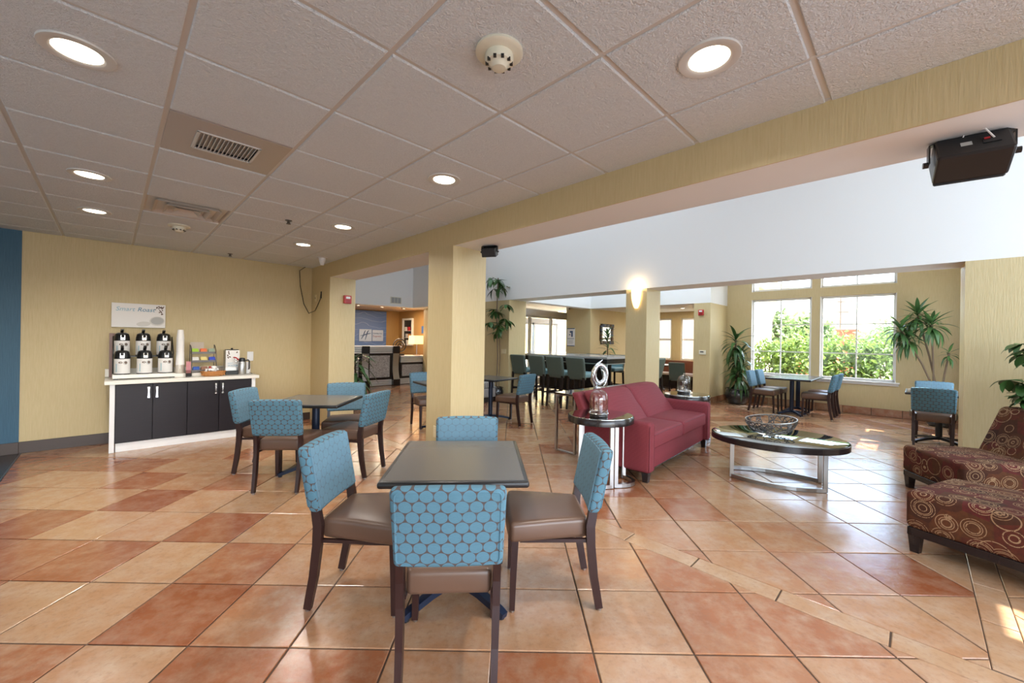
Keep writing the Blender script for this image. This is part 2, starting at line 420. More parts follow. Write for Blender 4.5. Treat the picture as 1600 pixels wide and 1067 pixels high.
TONE = {(4, 0): .95, (3, 0): .2, (5, 0): .55, (6, 0): .35, (7, 0): .3, (8, 0): .3, (9, 0): .25, (10, 0): .6, (11, 0): .55, (12, 0): .35,
        (1, 1): .75, (2, 1): .8, (3, 1): .15, (4, 1): .75, (5, 1): .3, (6, 1): .45, (9, 1): .4, (10, 1): .6, (11, 1): .4, (12, 1): .5,
        (0, 2): .9, (1, 2): .15, (2, 2): .25, (3, 2): .98, (4, 2): .2, (5, 2): .3, (8, 2): .3, (9, 2): .3, (10, 2): .35, (11, 2): .3, (12, 2): .5,
        (0, 3): .2, (1, 3): .9, (2, 3): .3, (3, 3): .2, (-1, 3): .15, (8, 3): .8, (9, 3): .9, (10, 3): .2, (11, 3): .65, (12, 3): .2,
        (-2, 4): .3, (-1, 4): .25, (0, 4): .75, (1, 4): .3, (2, 4): .75, (3, 4): .25, (9, 4): .3, (10, 4): .85, (11, 4): .45,
        (3, -1): .6, (4, -1): .25, (5, -1): .85, (6, -1): .7, (7, -1): .35, (8, -1): .75, (9, -1): .2, (10, -1): .6, (11, -1): .3}
rng = random.Random(3); TP = []
def tile_polys():
    for c in range(-16, 33):
        for r in range(-5, 30):
            x0, y0 = X0 + c * TS, Y0 + r * TS
            sq = [(x0 + G, y0 + G), (x0 + TS - G, y0 + G), (x0 + TS - G, y0 + TS - G), (x0 + G, y0 + TS - G)]
            cx, cy = x0 + TS / 2, y0 + TS / 2; a, b = cx * na[0] + cy * na[1], cx * nb[0] + cy * nb[1]
            if b < -1.2 or b > 13.2 or a > 13.8 or a < -4 or (b > 11.3 and a < 3): continue
            tone = TONE.get((c, r), rng.choice([.15, .2, .25, .3, .3, .4, .5, .65, .8, .9]))
            P = [clip(sq, nb, -.715, True)]
            out = []
            for p in P:
                lo = clip(p, nb, 2.600 - G, False); hi = clip(p, nb, 2.742 + G, True)
                if len(lo) > 2: out.append(lo)
                for (s0, s1) in ((-.375, -.250), (3.62, 3.765)):
                    pass
                if len(hi) > 2:
                    l1 = clip(hi, na, -.375 - G, False); m = clip(clip(hi, na, -.250 + G, True), na, 3.62 - G, False); h1 = clip(hi, na, 3.765 + G, True)
                    out += [q for q in (l1, m, h1) if len(q) > 2]
            for q in out:
                if area(q) > .002: yield q, tone
    for i in range(-9, 21):
        a0 = .074 + i * TS
        q = [W(a, b)[:2] for a, b in ((a0 + G, 2.600), (a0 + G, 2.742), (a0 + TS - G, 2.742), (a0 + TS - G, 2.600))]; q.reverse()
        if a0 < 13: yield q, .08 if i < 1 or i > 0 else .6
    for aa in (-.375, 3.62):
        w = .125 if aa < 0 else .145
        for i in range(0, 18):
            b0 = 2.742 + .01 + i * TS
            q = [W(a, b)[:2] for a, b in ((aa, b0 + G), (aa, b0 + TS - G), (aa + w, b0 + TS - G), (aa + w, b0 + G))]; q.reverse()
            yield q, .12
def orient(p):
    s = sum(p[i][0] * p[(i + 1) % len(p)][1] - p[(i + 1) % len(p)][0] * p[i][1] for i in range(len(p)))
    return p if s > 0 else list(reversed(p))
def dedupe(p):
    o = []
    for q in p:
        if not o or (q[0] - o[-1][0]) ** 2 + (q[1] - o[-1][1]) ** 2 > 1e-8: o.append(q)
    if len(o) > 2 and (o[0][0] - o[-1][0]) ** 2 + (o[0][1] - o[-1][1]) ** 2 < 1e-8: o.pop()
    return o
allt = []
for q, tone in tile_polys():
    q = orient(dedupe(q))
    if len(q) < 3: continue
    cx = sum(p[0] for p in q) / len(q); cy = sum(p[1] for p in q) / len(q)
    vis = area(q) / max(cy, .3) ** 3 if cy > 1.25 and abs(cx / cy) < 1.42 else 0
    allt.append((vis, q, tone, cx, cy))
allt.sort(key=lambda t: -t[0])
for vis, q, tone, cx, cy in allt[:300]:
    bm = new_bm(); dz = rng.uniform(-.0008, .0008)
    prism(bm, [(p[0] - cx, p[1] - cy) for p in q], -.010, dz, .0035, .0025)
    wc = Vector((cx, cy, 0)); loc = (wc.dot(EB), wc.dot(EA), 0)
    t = ob('tile', bm, M['tile'], fl, loc, -YC); t['tone'] = float(tone)
bm = new_bm(); tl = bm.verts.layers.float.new('tone')
for vis, q, tone, cx, cy in allt[300:]:
    k0 = len(bm.verts); prism(bm, q, -.010, rng.uniform(-.0008, .0008), .0035, .0025); bm.verts.ensure_lookup_table()
    for v in bm.verts[k0:]: v[tl] = tone
far = ob('tile_field', bm, M['tile_far'], fl, (0, 0, 0), -YC); far['kind'] = 'stuff'
struct('floor_dark', boxes((-4.2, -.728, -4.2, 7.3, -.12, 0.0)), M['dark_floor'])
struct('trim_1', boxes((-.728, -.716, -4.2, 7.3, -.02, .002)), M['nickel'])
# ------------------------------------------------------------------ ceiling of the dining room
BG = 2.0219; AG = 2.142; CT = .6096
cl = struct('ceiling', boxes((-4.4, 2.44, -4.2, 7.45, CEIL + .012, CEIL + .1)), M['grid'])
tmesh = None
for i in range(-7, 1):
    for j in range(-6, 9):
        b0, b1 = BG + i * CT, min(BG + (i + 1) * CT, 2.440); a0, a1 = AG + j * CT, min(AG + (j + 1) * CT, 7.31)
        if a1 - a0 < .05: continue
        if (i, j) in ((-3, 1), (-3, 4)): continue
        bm = new_bm(); g = .011
        prism(bm, [(b0 + g, a0 + g), (b1 - g, a0 + g), (b1 - g, a1 - g), (b0 + g, a1 - g)], 0, .014, .005, .005)
        for v in bm.verts: v.co.z = CEIL + .006 - v.co.z
        bmesh.ops.reverse_faces(bm, faces=list(bm.faces))
        ob('ceiling_tile', bm, M['ctile'], cl)
bm = new_bm()
for i in range(-7, 1): ob('grid_bar', boxes((BG + i * CT - .0118, BG + i * CT + .0118, -4.2, 7.3, CEIL, CEIL + .014)), M['grid'], cl)
for j in range(-6, 9): ob('grid_bar', boxes((-4.4, 2.44, AG + j * CT - .0118, AG + j * CT + .0118, CEIL + .0006, CEIL + .013)), M['grid'], cl)
# ------------------------------------------------------------------ walls, beam, columns
BT = 2.345; TOP = 4.8
struct('wall_back', boxes((-.735, 2.45, 7.3, 7.45, 0, 2.60)), M['yellow'])
struct('wall_accent', boxes((-4.4, -.735, 7.292, 7.45, 0, 2.60)), M['blue_wall'])
struct('wall_left', boxes((-4.4, -4.25, -4.2, 7.45, 0, 2.60)), M['yellow'])
struct('baseboard_back', boxes((-4.25, -.735, 7.278, 7.292, 0, .132), (-.735, .0, 7.282, 7.3, 0, .132), (1.475, 2.435, 7.284, 7.3, 0, .12), bev=.002), M['dark_base'])
bm = boxes((2.435, 2.86, -4.2, 7.45, BT, TOP), (2.435, 2.86, 7.45, 11.3, BT, TOP))
struct('beam', bm, M['white'])
struct('beam_cladding', boxes((2.425, 2.436, -4.2, 7.30, BT - .001, CEIL + .012)), M['yellow'])
struct('trim_2', boxes((2.405, 2.425, -4.2, 7.30, CEIL - .004, CEIL + .006)), M['grid'])
def column(n, b0, b1, a0, a1, z1=BT): return struct(n, boxes((b0, b1, a0, a1, 0, z1)), M['yellow'])
column('column_near', 2.426, 2.863, 3.293, 3.730)
column('column_wall', 2.426, 2.832, 6.494, 7.45)
struct('wall_left_atrium', boxes((2.45, 2.86, 7.45, 13.4, 0, 2.6)), M['yellow'])
struct('header_far', boxes((6.6, 7.12, -3.2, 11.0, BT, TOP)), M['white'])
column('column_sofa', 6.6, 7.119, 3.325, 3.722)
column('wall_plant', 6.6, 7.168, 6.735, 8.3)
column('wall_right', 6.6, 7.25, -3.2, -.362)
struct('sun_slot_wall_atrium', boxes((2.86, 6.6, -2.64, -2.6, 0, 3.78), (2.86, 3.12, -2.64, -2.6, 3.78, 3.99), (3.46, 6.6, -2.64, -2.6, 3.78, 3.99), (2.86, 6.6, -2.64, -2.6, 3.99, TOP)), M['white'])  # unseen wall, its slot placed to throw a sun patch on the floor
struct('sun_slot_wall_alcove', boxes((7.25, 11.1, -.79, -.75, 0, .85), (7.25, 9.10, -.79, -.75, .85, 1.5), (9.40, 11.1, -.79, -.75, .85, 1.5), (7.25, 11.1, -.79, -.75, 1.5, 1.94), (7.25, 11.1, -.79, -.75, 2.38, TOP),
       *[(x0, x1, -.79, -.75, 1.94, 2.38) for x0, x1 in ((7.25, 7.30), (7.76, 7.92), (8.06, 8.82), (9.12, 11.1))]), M['yellow'])  # unseen wall, openings shaped to let sun patches onto floor and chair
struct('header_entry', boxes((7.12, 9.8, 6.65, 6.95, BT, TOP)), M['white'])
struct('header_cafe', boxes((9.8, 10.2, 3.742, 6.65, BT, TOP), (9.8, 10.96, 3.37, 3.742, BT, TOP)), M['white'])
column('column_corner', 9.8, 10.25, 6.65, 7.50)
column('wall_return', 9.8, 11.1, 3.37, 3.742)
struct('ceiling_atrium', boxes((2.435, 7.2, -2.65, 11.3, TOP, TOP + .1), (7.2, 11.2, -.8, 11.3, TOP, TOP + .1)), M['white'])
# far window wall
FB0, FB1 = 10.96, 11.12
w1 = (1.65, 2.83); w2 = (.29, 1.50); zl = (.69, 2.465); zt = (2.655, 3.10)
def strip(a0, a1, z0, z1): return (FB0, FB1, a0, a1, z0, z1)
struct('wall_far', boxes(strip(-.79, w2[0], 0, TOP), strip(w2[1], w1[0], 0, TOP), strip(w1[1], 3.37, 0, TOP),
       *[strip(w[0], w[1], z0, z1) for w in (w1, w2) for (z0, z1) in ((0, zl[0]), (zl[1], zt[0]), (zt[1], TOP))]), M['yellow'])
def window(name, a0, a1, z0, z1, na_, zs, sill):
    w = struct(name, boxes((11.02, 11.08, a0, a0 + .045, z0, z1), (11.02, 11.08, a1 - .045, a1, z0, z1), (11.02, 11.08, a0, a1, z0, z0 + .045), (11.02, 11.08, a0, a1, z1 - .045, z1),
        (10.955, 11.02, a0, a0 + .012, z0, z1), (10.955, 11.02, a1 - .012, a1, z0, z1)), M['trim'])
    for k in range(1, na_): ac = a0 + (a1 - a0) * k / na_; struct('mullion', boxes((11.035, 11.065, ac - .011, ac + .011, z0 + .045, z1 - .045)), M['trim'], parent=w)
    for z in zs: struct('mullion', boxes((11.036, 11.064, a0 + .045, a1 - .045, z - .010, z + .010)), M['trim'], parent=w)
    aa = [a0 + .045] + [a0 + (a1 - a0) * k / na_ for k in range(1, na_)] + [a1 - .045]; zz = [z0 + .045] + list(zs) + [z1 - .045]
    for i in range(len(aa) - 1):
        for j in range(len(zz) - 1): struct('pane', boxes((11.048, 11.052, aa[i], aa[i + 1], zz[j], zz[j + 1])), M['pane'], parent=w)
    if sill: struct('window_sill', boxes((10.90, 11.03, a0 - .06, a1 + .06, z0 - .03, z0), (10.935, 10.96, a0 - .045, a1 + .045, z0 - .075, z0 - .03), bev=.004), M['trim'], parent=w)
    return w
window('window_1', *w1, *zl, 2, (1.24, 1.86), True); window('window_2', *w2, *zl, 2, (1.24, 1.86), True)
window('window_3', *w1, *zt, 2, (), False); window('window_4', *w2, *zt, 2, (), False)
# terracotta skirting of the alcove
bb = struct('baseboard_far', boxes((10.949, 10.96, -.75, 3.37, 0, .152)), M['grout'])
a = 3.37
while a > -.6:
    t = ob('skirting_tile', boxes((10.940, 10.952, a - .451, a - .004, .004, .150), bev=.002), M['tile'], bb); t['tone'] = rng.choice([.35, .5, .7]); a -= .455
t = ob('skirting_tile', boxes((9.80, 10.25, 3.358, 3.37, .004, .150), bev=.002), M['tile'], bb); t['tone'] = .4
t = ob('skirting_tile', boxes((10.26, 10.94, 3.358, 3.37, .004, .150), bev=.002), M['tile'], bb); t['tone'] = .6
t = ob('skirting_tile', boxes((9.788, 9.80, 3.37, 3.74, .004, .150), bev=.002), M['tile'], bb); t['tone'] = .5
# cafe room behind the second atrium
struct('wall_cafe', boxes((12.9, 13.05, 3.6, 4.46, 0, 2.6), (12.9, 13.05, 5.33, 5.62, 0, 2.6), (12.9, 13.05, 6.42, 7.2, 0, 2.6), (12.9, 13.05, 4.46, 5.33, 0, .86), (12.9, 13.05, 4.46, 5.33, 2.19, 2.6),
       (12.9, 13.05, 5.62, 6.42, 0, .86), (12.9, 13.05, 5.62, 6.42, 2.19, 2.6), (11.1, 13.05, 3.45, 3.6, 0, 2.6)), M['yellow'])
struct('wall_mirror', boxes((10.25, 13.05, 7.0, 7.2, 0, 2.6)), M['yellow'])
struct('ceiling_cafe', boxes((10.2, 13.05, 3.45, 7.2, 2.40, 2.5)), M['white'])
for n, (a0, a1) in (('window_5', (4.46, 5.33)), ('window_6', (5.62, 6.42))):
    w = struct(n, boxes((12.94, 13.0, a0, a0 + .05, .86, 2.19), (12.94, 13.0, a1 - .05, a1, .86, 2.19), (12.94, 13.0, a0, a1, .86, .91), (12.94, 13.0, a0, a1, 2.14, 2.19), (12.93, 13.0, a0, a1, 1.48, 1.54)), M['trim'])
    struct('pane', boxes((12.968, 12.972, a0 + .05, a1 - .05, .91, 1.48)), M['pane'], parent=w); struct('pane', boxes((12.968, 12.972, a0 + .05, a1 - .05, 1.54, 2.14)), M['pane'], parent=w)
# entrance
M['alu'] = mat('grey_aluminium', (.50, .50, .50), .35, .6)
def door_set(name, ad, b0, b1, zh, split, top):
    d = struct(name, boxes((b0, b1, ad - .09, ad + .09, zh, zh + .17), (b0, b0 + .06, ad - .05, ad + .05, 0, top), (b1 - .06, b1, ad - .05, ad + .05, 0, top), (b0, b1, ad - .05, ad + .05, top - .06, top)), M['alu'])
    for (s0, s1, off) in split:
        f = struct('door_leaf', boxes((s0, s0 + .06, ad - .02 + off, ad + .02 + off, .01, zh), (s1 - .06, s1, ad - .02 + off, ad + .02 + off, .01, zh), (s0 + .06, s1 - .06, ad - .02 + off, ad + .02 + off, zh - .07, zh), (s0 + .06, s1 - .06, ad - .02 + off, ad + .02 + off, .01, .22)), M['alu'], parent=d)
        struct('pane', boxes((s0 + .06, s1 - .06, ad - .004 + off, ad + .004 + off, .22, zh - .07)), M['pane'], parent=f)
    struct('pane', boxes((b0 + .06, b1 - .06, ad - .004, ad + .004, zh + .17, top - .06)), M['pane'], parent=d)
    return d
door_set('door_1', 8.5, 8.2, 11.2, 2.19, [(8.3, 9.25, -.03), (9.2, 10.28, .03), (10.2, 11.15, -.03)], 2.62)
door_set('door_2', 10.6, 9.2, 13.2, 2.1, [(9.3, 10.4, 0), (10.35, 11.8, .05), (11.75, 13.1, 0)], 2.62)
struct('wall_vestibule', boxes((8.0, 8.2, 8.4, 10.8, 0, 2.7), (11.2, 11.4, 7.5, 8.6, 0, 2.7)), M['yellow'])
struct('ceiling_vestibule', boxes((7.17, 13.2, 6.95, 10.8, 2.63, 2.72)), M['white'])
struct('wall_vestibule_far', boxes((7.0, 7.168, 8.3, 11.0, 0, 2.7)), M['yellow'])
# reception
struct('header_reception', boxes((2.86, 7.40, 11.0, 11.3, 2.35, TOP)), M['white'])
struct('header_reception_side', boxes((7.12, 7.40, 8.3, 11.3, 2.35, TOP)), M['white'])
struct('ceiling_reception', boxes((2.86, 7.5, 11.3, 13.4, 2.36, 2.46)), plaster('tan_soffit', (.55, .43, .30)))
struct('wall_reception', boxes((2.86, 7.5, 13.25, 13.4, 0, 2.4)), M['tan'])
struct('wall_reception_side', boxes((7.40, 7.55, 11.0, 13.25, 0, 2.4)), M['tan'])
# ------------------------------------------------------------------ chairs
def make_chair(name, label, loc, rz, group, seat_mat, front_mat=None):
    t = thing(name, label, 'chair', loc, rz, group)
    def seatfn(q):
        k = 1 + .165 * (q.y / .215); z = q.z
        if z > 0: z += .016 * (1 - (q.x / .205) ** 2) * (1 - (q.y / .215) ** 2)
        return (q.x * k, q.y - .018 * (q.x / .205) ** 2 * (1 if q.y > 0 else 0) , z)
    ob('seat', rbox(.205, .217, .053, .026, (0, .036, .420), (6, 6, 1), seatfn), seat_mat, t, smooth=True)
    bz, hh = .678, .168
    def lean(x, z): return -.196 - max(0, z - .5) * .20 - .012 * (1 - (x / .22) ** 2)
    def backfn(q): 
        return (q.x * (1 + .02 * q.z / hh), q.y + lean(q.x, q.z + bz), q.z - .008 * (q.x / .22) ** 2 * (1 if q.z > 0 else 0))
    b = ob('backrest', rbox(.218, .031, hh, .022, (0, 0, bz), (8, 1, 6), backfn), M['circles'], t, smooth=True)
    # upholstery welt round the rear panel
    pts = []
    hx, hz, r = .200, .150, .02
    for (cx, cz, a0) in ((hx - r, hz - r, 0), (-hx + r, hz - r, 90), (-hx + r, -hz + r, 180), (hx - r, -hz + r, 270)):
        for k in range(4):
            a = R(a0 + 30 * k); x = cx + r * math.cos(a); z = cz + r * math.sin(a); pts.append((x, lean(x, z + bz) - .0315, z + bz))
    ob('piping', tube(pts, .0042, 6, True), M['circles'], b, smooth=True)
    # the sitting side of the backrest is a plainer, lighter weave
    def ffn(q): return (q.x, q.y + lean(q.x, q.z + bz) + .0305, q.z)
    ob('front_panel', rbox(.203, .004, .152, .0038, (0, 0, bz), (8, 1, 6), ffn), front_mat or M['teal'], b, smooth=True)
    for s in (-1, 1):
        L = ob('leg', tube([(s * .190, .205, .385), (s * .192, .212, .2), (s * .194, .216, .010)], 0, prof=rect(.036, .034), scale=[1.05, .95, .80], side=(1, 0, 0)), M['leg'], t)
        ob('glide', lath([(0, 0), (.013, 0), (.013, .012), (0, .012)], 10, (s * .194, .216, 0)), M['nickel'], L)
        L = ob('leg', tube([(s * .192, -.2575, .80), (s * .192, -.205, .56), (s * .191, -.186, .44), (s * .190, -.190, .34), (s * .187, -.208, .18), (s * .184, -.240, .010)], 0,
              prof=rect(.030, .044), scale=[.8, .95, 1.05, 1.0, .95, .85], side=(1, 0, 0)), M['leg'], t)
        ob('glide', lath([(0, 0), (.013, 0), (.013, .012), (0, .012)], 10, (s * .184, -.240, 0)), M['nickel'], L)
    ob('seat_rail', boxes((-.17, .17, .17, .195, .352, .370), (-.19, -.172, -.17, .18, .352, .370), (.172, .19, -.17, .18, .352, .370)), M['leg'], t)
    return t
def face(dx, dy): return math.atan2(dy, dx) - PI / 2        # rotation that turns +y towards (dx, dy)
A_, B_ = math.atan2(EA.y, EA.x), math.atan2(EB.y, EB.x)
G1 = 'teal patterned chairs around the dining tables'
ch = make_chair('dining_chair', 'teal circle-patterned chair with its back to us at front of nearest table', (-.250, 1.805, 0), R(4), G1, M['brown_vinyl'])
# chairs whose seats are the blue grey vinyl by the window
def cp(x, y, rz, label): return dup(ch, (x, y, 0), rz, label, G1)
cp(-.775, 2.240, R(-90 - 3), 'teal chair on the left side of the nearest table, brown seat pushed under it')
cp(.232, 2.290, R(90 + 2), 'teal chair on the right side of the nearest table, back seen edge-on')
cp(-.290, 2.655, R(180 + 5), 'teal chair at the far side of the nearest table, in front of the column')
cp(-2.105, 3.825, R(5), 'teal chair with patterned back to us at the table by the coffee counter')
cp(-2.560, 4.270, R(-90 + 4), 'worn teal chair beside the end of the dark coffee cabinet')
cp(-1.640, 4.240, R(90 - 12), 'teal chair on the aisle side of the table by the coffee counter')
cp(-1.940, 4.730, R(200), 'grey teal chair facing us at the far side of the coffee counter table')
cp(.06, 6.82, face(-.81, .58), 'teal chair standing between the near column and the tall bar stools')
cp(-1.34, 6.49, face(.54, -.84), 'teal chair half hidden behind the left edge of the near column')
# ------------------------------------------------------------------ pedestal tables
def make_table(name, label, loc, rz, w, d, base, cat='table', group=None, h=.74, pedestals=((0, 0),), top=None):
    t = thing(name, label, cat, loc, rz, group)
    bm = new_bm(); addrbox(bm, w / 2, d / 2, .016, .013, (0, 0, h - .016), (2, 2, 1)); tp = ob('tabletop', bm, M['black'], t, smooth=True)
    bm = new_bm(); prism(bm, [(-w / 2 + .022, -d / 2 + .022), (w / 2 - .022, -d / 2 + .022), (w / 2 - .022, d / 2 - .022), (-w / 2 + .022, d / 2 - .022)], h - .004, h + .0015, .002)
    ob('laminate', bm, top or M['table_top'], tp)
    for (px, py) in pedestals:
        ob('column', lath([(.038, .05), (.038, h - .035)], 20, (px, py, 0)), base, t, smooth=True)
        ob('mounting_plate', boxes((px - .16, px + .16, py - .03, py + .03, h - .045, h - .032), (px - .03, px + .03, py - .16, py + .16, h - .046, h - .033)), M['black'], t)
        for k in range(4):
            a = PI / 4 + k * PI / 2; c_, s_ = math.cos(a), math.sin(a); Lg = .36 if len(pedestals) == 1 else .27
            f = ob('foot', tube([(px + c_ * .02, py + s_ * .02, .075), (px + c_ * Lg * .5, py + s_ * Lg * .5, .060), (px + c_ * Lg * .9, py + s_ * Lg * .9, .032), (px + c_ * Lg, py + s_ * Lg, .022)], 0, prof=rect(.045, .034), scale=[1.2, 1, .9, .8]), base, t)
            ob('glide', lath([(0, 0), (.018, 0), (.018, .014), (0, .016)], 10, (px + c_ * Lg * .93, py + s_ * Lg * .93, 0)), M['black'], f)
    return t
GT = 'square dark pedestal tables'
make_table('pedestal_table', 'square dark grey pedestal table nearest the camera', (-.285, 2.255, 0), R(4), .705, .780, M['navy'], group=GT)
make_table('pedestal_table', 'square dark table with blue pedestal next to the coffee counter', (-2.06, 4.265, 0), R(2), .735, .735, M['navy'], group=GT)
make_table('pedestal_table', 'dark table behind the near column, half hidden by it', (-.36, 7.08, 0), face(-.81, .58), .70, .70, M['navy'], group=GT)
make_table('pedestal_table', 'dark table showing a corner at left edge of the near column', (-1.06, 6.20, 0), face(.54, -.84), .70, .70, M['navy'], group=GT)
make_table('window_table', 'long dark table with twin pedestals under the big windows', W(1.765, 10.02), YC, 1.42, .75, M['navy'], pedestals=((-.30, 0), (.30, 0)))
make_table('pedestal_table', 'small dark table at right between two teal chairs by the window wall', W(-.24, 8.62), YC, .80, .72, M['black'], group=GT)
# window chairs
wc = make_chair('dining_chair', 'teal chair with blue grey seat nearest the potted dracaena, left front of window table', W(2.245, 9.70), face(-EA.x, -EA.y), G1, M['brown_vinyl'])
dup(wc, W(2.225, 10.28), face(-EA.x, -EA.y), 'teal chair at left of the window table, one place nearer the glass', G1)
dup(wc, W(1.345, 9.74), face(EA.x, EA.y), 'teal chair at right front of the window table, side on to us', G1)
dup(wc, W(1.335, 10.35), face(EA.x, EA.y), 'teal chair at right of the window table, behind the front one', G1)
dup(wc, W(-.165, 8.21), face(EB.x, EB.y), 'teal chair with its back to us at the right table beside the yellow wall', G1)
dup(wc, W(-.20, 9.27), face(-EB.x, -EB.y), 'teal chair facing us at the far side of the small right table', G1)
# ------------------------------------------------------------------ sofa
sf = thing('loveseat', 'dark red two-seat fabric sofa facing the oval coffee table', 'sofa', (1.735, 4.985, 0), R(48.5))
def softz(k): return lambda q: (q.x, q.y, q.z + (k * (1 - (q.x / .46) ** 2) * (1 - (q.y / .34) ** 2) if q.z > 0 else 0))
ob('base', rbox(.90, .37, .105, .015, (0, .02, .205), (2, 2, 1)), M['sofa'], sf, smooth=True)
ob('base_rail', boxes((-.97, .97, -.345, .40, .095, .125)), M['black_wood'], sf)
for s in (-1, 1):
    cz = ob('seat_cushion', rbox(.438, .345, .083, .035, (s * .443, -.045, .393), (6, 6, 1), softz(.018)), M['sofa'], sf, smooth=True)
    pts = [(s * .443 + x, -.386, z) for x, z in ((-.40, .458), (-.2, .462), (0, .463), (.2, .462), (.40, .458))]
    ob('piping', tube(pts, .005, 6), M['piping_red'], cz, smooth=True)
    def bfn(q): return (q.x, q.y + .16 * (q.z / .22) + (.03 * (1 - (q.x / .45) ** 2) if q.y < 0 else 0) * -1, q.z - .012 * (q.x / .45) ** 2 * (1 if q.z > 0 else 0))
    bc = ob('back_cushion', rbox(.440, .085, .205, .05, (s * .443, .235, .635), (6, 1, 5), bfn), M['sofa'], sf, smooth=True)
    am = ob('arm', rbox(.062, .415, .2525, .035, (s * .948, .005, .355), (1, 5, 4), lambda q: (q.x, q.y, q.z - .03 * max(0, q.y / .4) * 0)), M['sofa'], sf, smooth=True)
    x = s * .948
    ob('piping', tube([(x - .055, -.402, .12), (x - .055, -.402, .55), (x - .03, -.402, .595), (x + .03, -.402, .595), (x + .055, -.402, .55), (x + .055, -.402, .12)], .005, 6), M['piping_red'], am, smooth=True)
    for y in (-.345, .385):
        ob('leg', tube([(s * .945, y, .11), (s * .945, y, .0)], 0, prof=rect(.07, .07), scale=[1, .72], side=(1, 0, 0)), M['black_wood'], sf)
def bpn(q): return (q.x, q.y + .15 * (q.z / .30), q.z)
ob('back_panel', rbox(.905, .055, .345, .03, (0, .365, .46), (2, 1, 3), bpn), M['sofa'], sf, smooth=True)
ob('back_seam', tube([(0, .068 + .02, .44), (0, .115 + .02, .55), (0, .20 + .02, .68), (0, .26 + .02, .79), (0, .33 + .02, .838)], .006, 6), M['piping_red'], sf, smooth=True)
# ------------------------------------------------------------------ lounge chairs with ring pattern
def make_lounge(label, loc, rz):
    t = thing('lounge_chair', label, 'armchair', loc, rz, 'ring-patterned slipper chairs')
    def sfn(q): return (q.x, q.y, q.z + (.018 * (1 - (q.y / .38) ** 2) - .03 * (-q.y / .36) * 0 if q.z > 0 else 0))
    ob('seat', rbox(.345, .37, .125, .035, (0, 0, .290), (6, 6, 3), sfn), M['rings'], t, smooth=True)
    def bfn(q): return (q.x, q.y - .10 * (q.z / .245) - .02 * (1 - (q.x / .345) ** 2) * (1 if q.y > 0 else 0), q.z)
    ob('backrest', rbox(.345, .075, .245, .04, (0, -.40, .600), (6, 1, 6), bfn), M['rings'], t, smooth=True)
    ob('base_frame', boxes((-.335, .335, .335, .36, .115, .168), (-.335, .335, -.37, -.345, .115, .168), (-.335, -.31, -.36, .36, .115, .168), (.31, .335, -.36, .36, .115, .168), bev=.003), M['black_wood'], t)
    for s in (-1, 1):
        for y in (.325, -.335):
            ob('leg', tube([(s * .30, y, .13), (s * .30, y, 0)], 0, prof=rect(.065, .065), scale=[1, .7], side=(1, 0, 0)), M['black_wood'], t)
    return t
def lounge_at(corner, fdir, label, side=1):   # corner = a front corner of the seat on the floor; side 1: its right-hand corner, -1: its left-hand one
    f = Vector((*fdir, 0)).normalized(); left = Vector((-f.y, f.x, 0))     # chair looks along f
    c = Vector((*corner, 0)) - f * .37 + (left * .345) * side
    return make_lounge(label, c, face(f.x, f.y))
lounge_at((2.73, 2.785), (-.42, .91), 'maroon and tan ring-patterned armless chair nearest us at right edge', -1)
lounge_at((3.96, 4.08), (-.966, .20), 'maroon and tan ring-patterned armless chair farther back, its backrest in view')
# ------------------------------------------------------------------ coffee table, side tables, console
def oval_table(name, label, loc, rz, sx, sy, h, th, legs, cat='coffee table', group=None, sag=.35):
    t = thing(name, label, cat, loc, rz, group)
    n = 64
    tp = ob('tabletop', lath([(0, h - th), (.97, h - th), (1.0, h - th + .004), (1.0, h - .004), (.99, h)], n, (0, 0, 0), sx, sy), M['black_wood'], t, smooth=True)
    ob('glass_top', lath([(0, h - .002), (.975, h - .002), (.975, h + .003), (.97, h + .005), (0, h + .005)], n, (0, 0, 0), sx, sy), M['black_glass'], tp, smooth=True)
    for (p0, p1, bow) in legs:
        p0, p1 = Vector((*p0, 0)), Vector((*p1, 0)); d = p1 - p0; nrm = Vector((-d.y, d.x, 0)).normalized(); L = d.length
        pts = [p0 + d * (k / 10) + nrm * bow * 4 * (k / 10) * (1 - k / 10) + Vector((0, 0, .022)) for k in range(11)]
        rl = ob('curved_rail', tube(pts, 0, prof=rect(.034, .034)), M['nickel'], t)
        for p in (p0, p1):
            lg = ob('leg', tube([p + Vector((0, 0, .006)), p + Vector((0, 0, h - th))], 0, prof=rect(.034, .034), side=(1, 0, 0)), M['nickel'], t)
            ob('glide', lath([(0, 0), (.012, 0), (.012, .008), (0, .008)], 8, tuple(p)), M['black'], lg)
    return t
oval_table('coffee_table', 'black oval coffee table with glass top holding the wire bowl', W(1.017, 4.905), R(-23), .605, .492, .455, .062,
           [((-.415, -.10), (.36, -.22), -.12), ((-.38, .20), (.40, .10), .09)])
st1 = oval_table('side_table', 'black round side table with steel legs at near end of the red sofa', (.925, 4.155, 0), R(5), .335, .312, .65, .068,
           [((-.235, -.10), (.02, -.30), -.10), ((.07, -.285), (.245, -.02), -.13), ((.20, .15), (-.12, .25), .08)], 'side table', 'black oval side tables')
st2 = dup(st1, W(2.385, 6.02), R(50), 'black round side table at far end of the red sofa, before a yellow pier', 'black oval side tables')
cs = thing('console_table', 'narrow steel-framed console standing behind the red sofa', 'console table', W(3.10, 4.85), YC)
ob('tabletop', boxes((-.82, .82, -.155, .155, .72, .75), bev=.004), M['black_glass'], cs)
for s in (-1, 1):
    x = s * .79
    f = ob('end_frame', tube([(x, -.145, .72), (x, -.145, .02), (x, .145, .02), (x, .145, .72)], 0, prof=rect(.03, .03), side=(1, 0, 0)), M['steel'], cs)
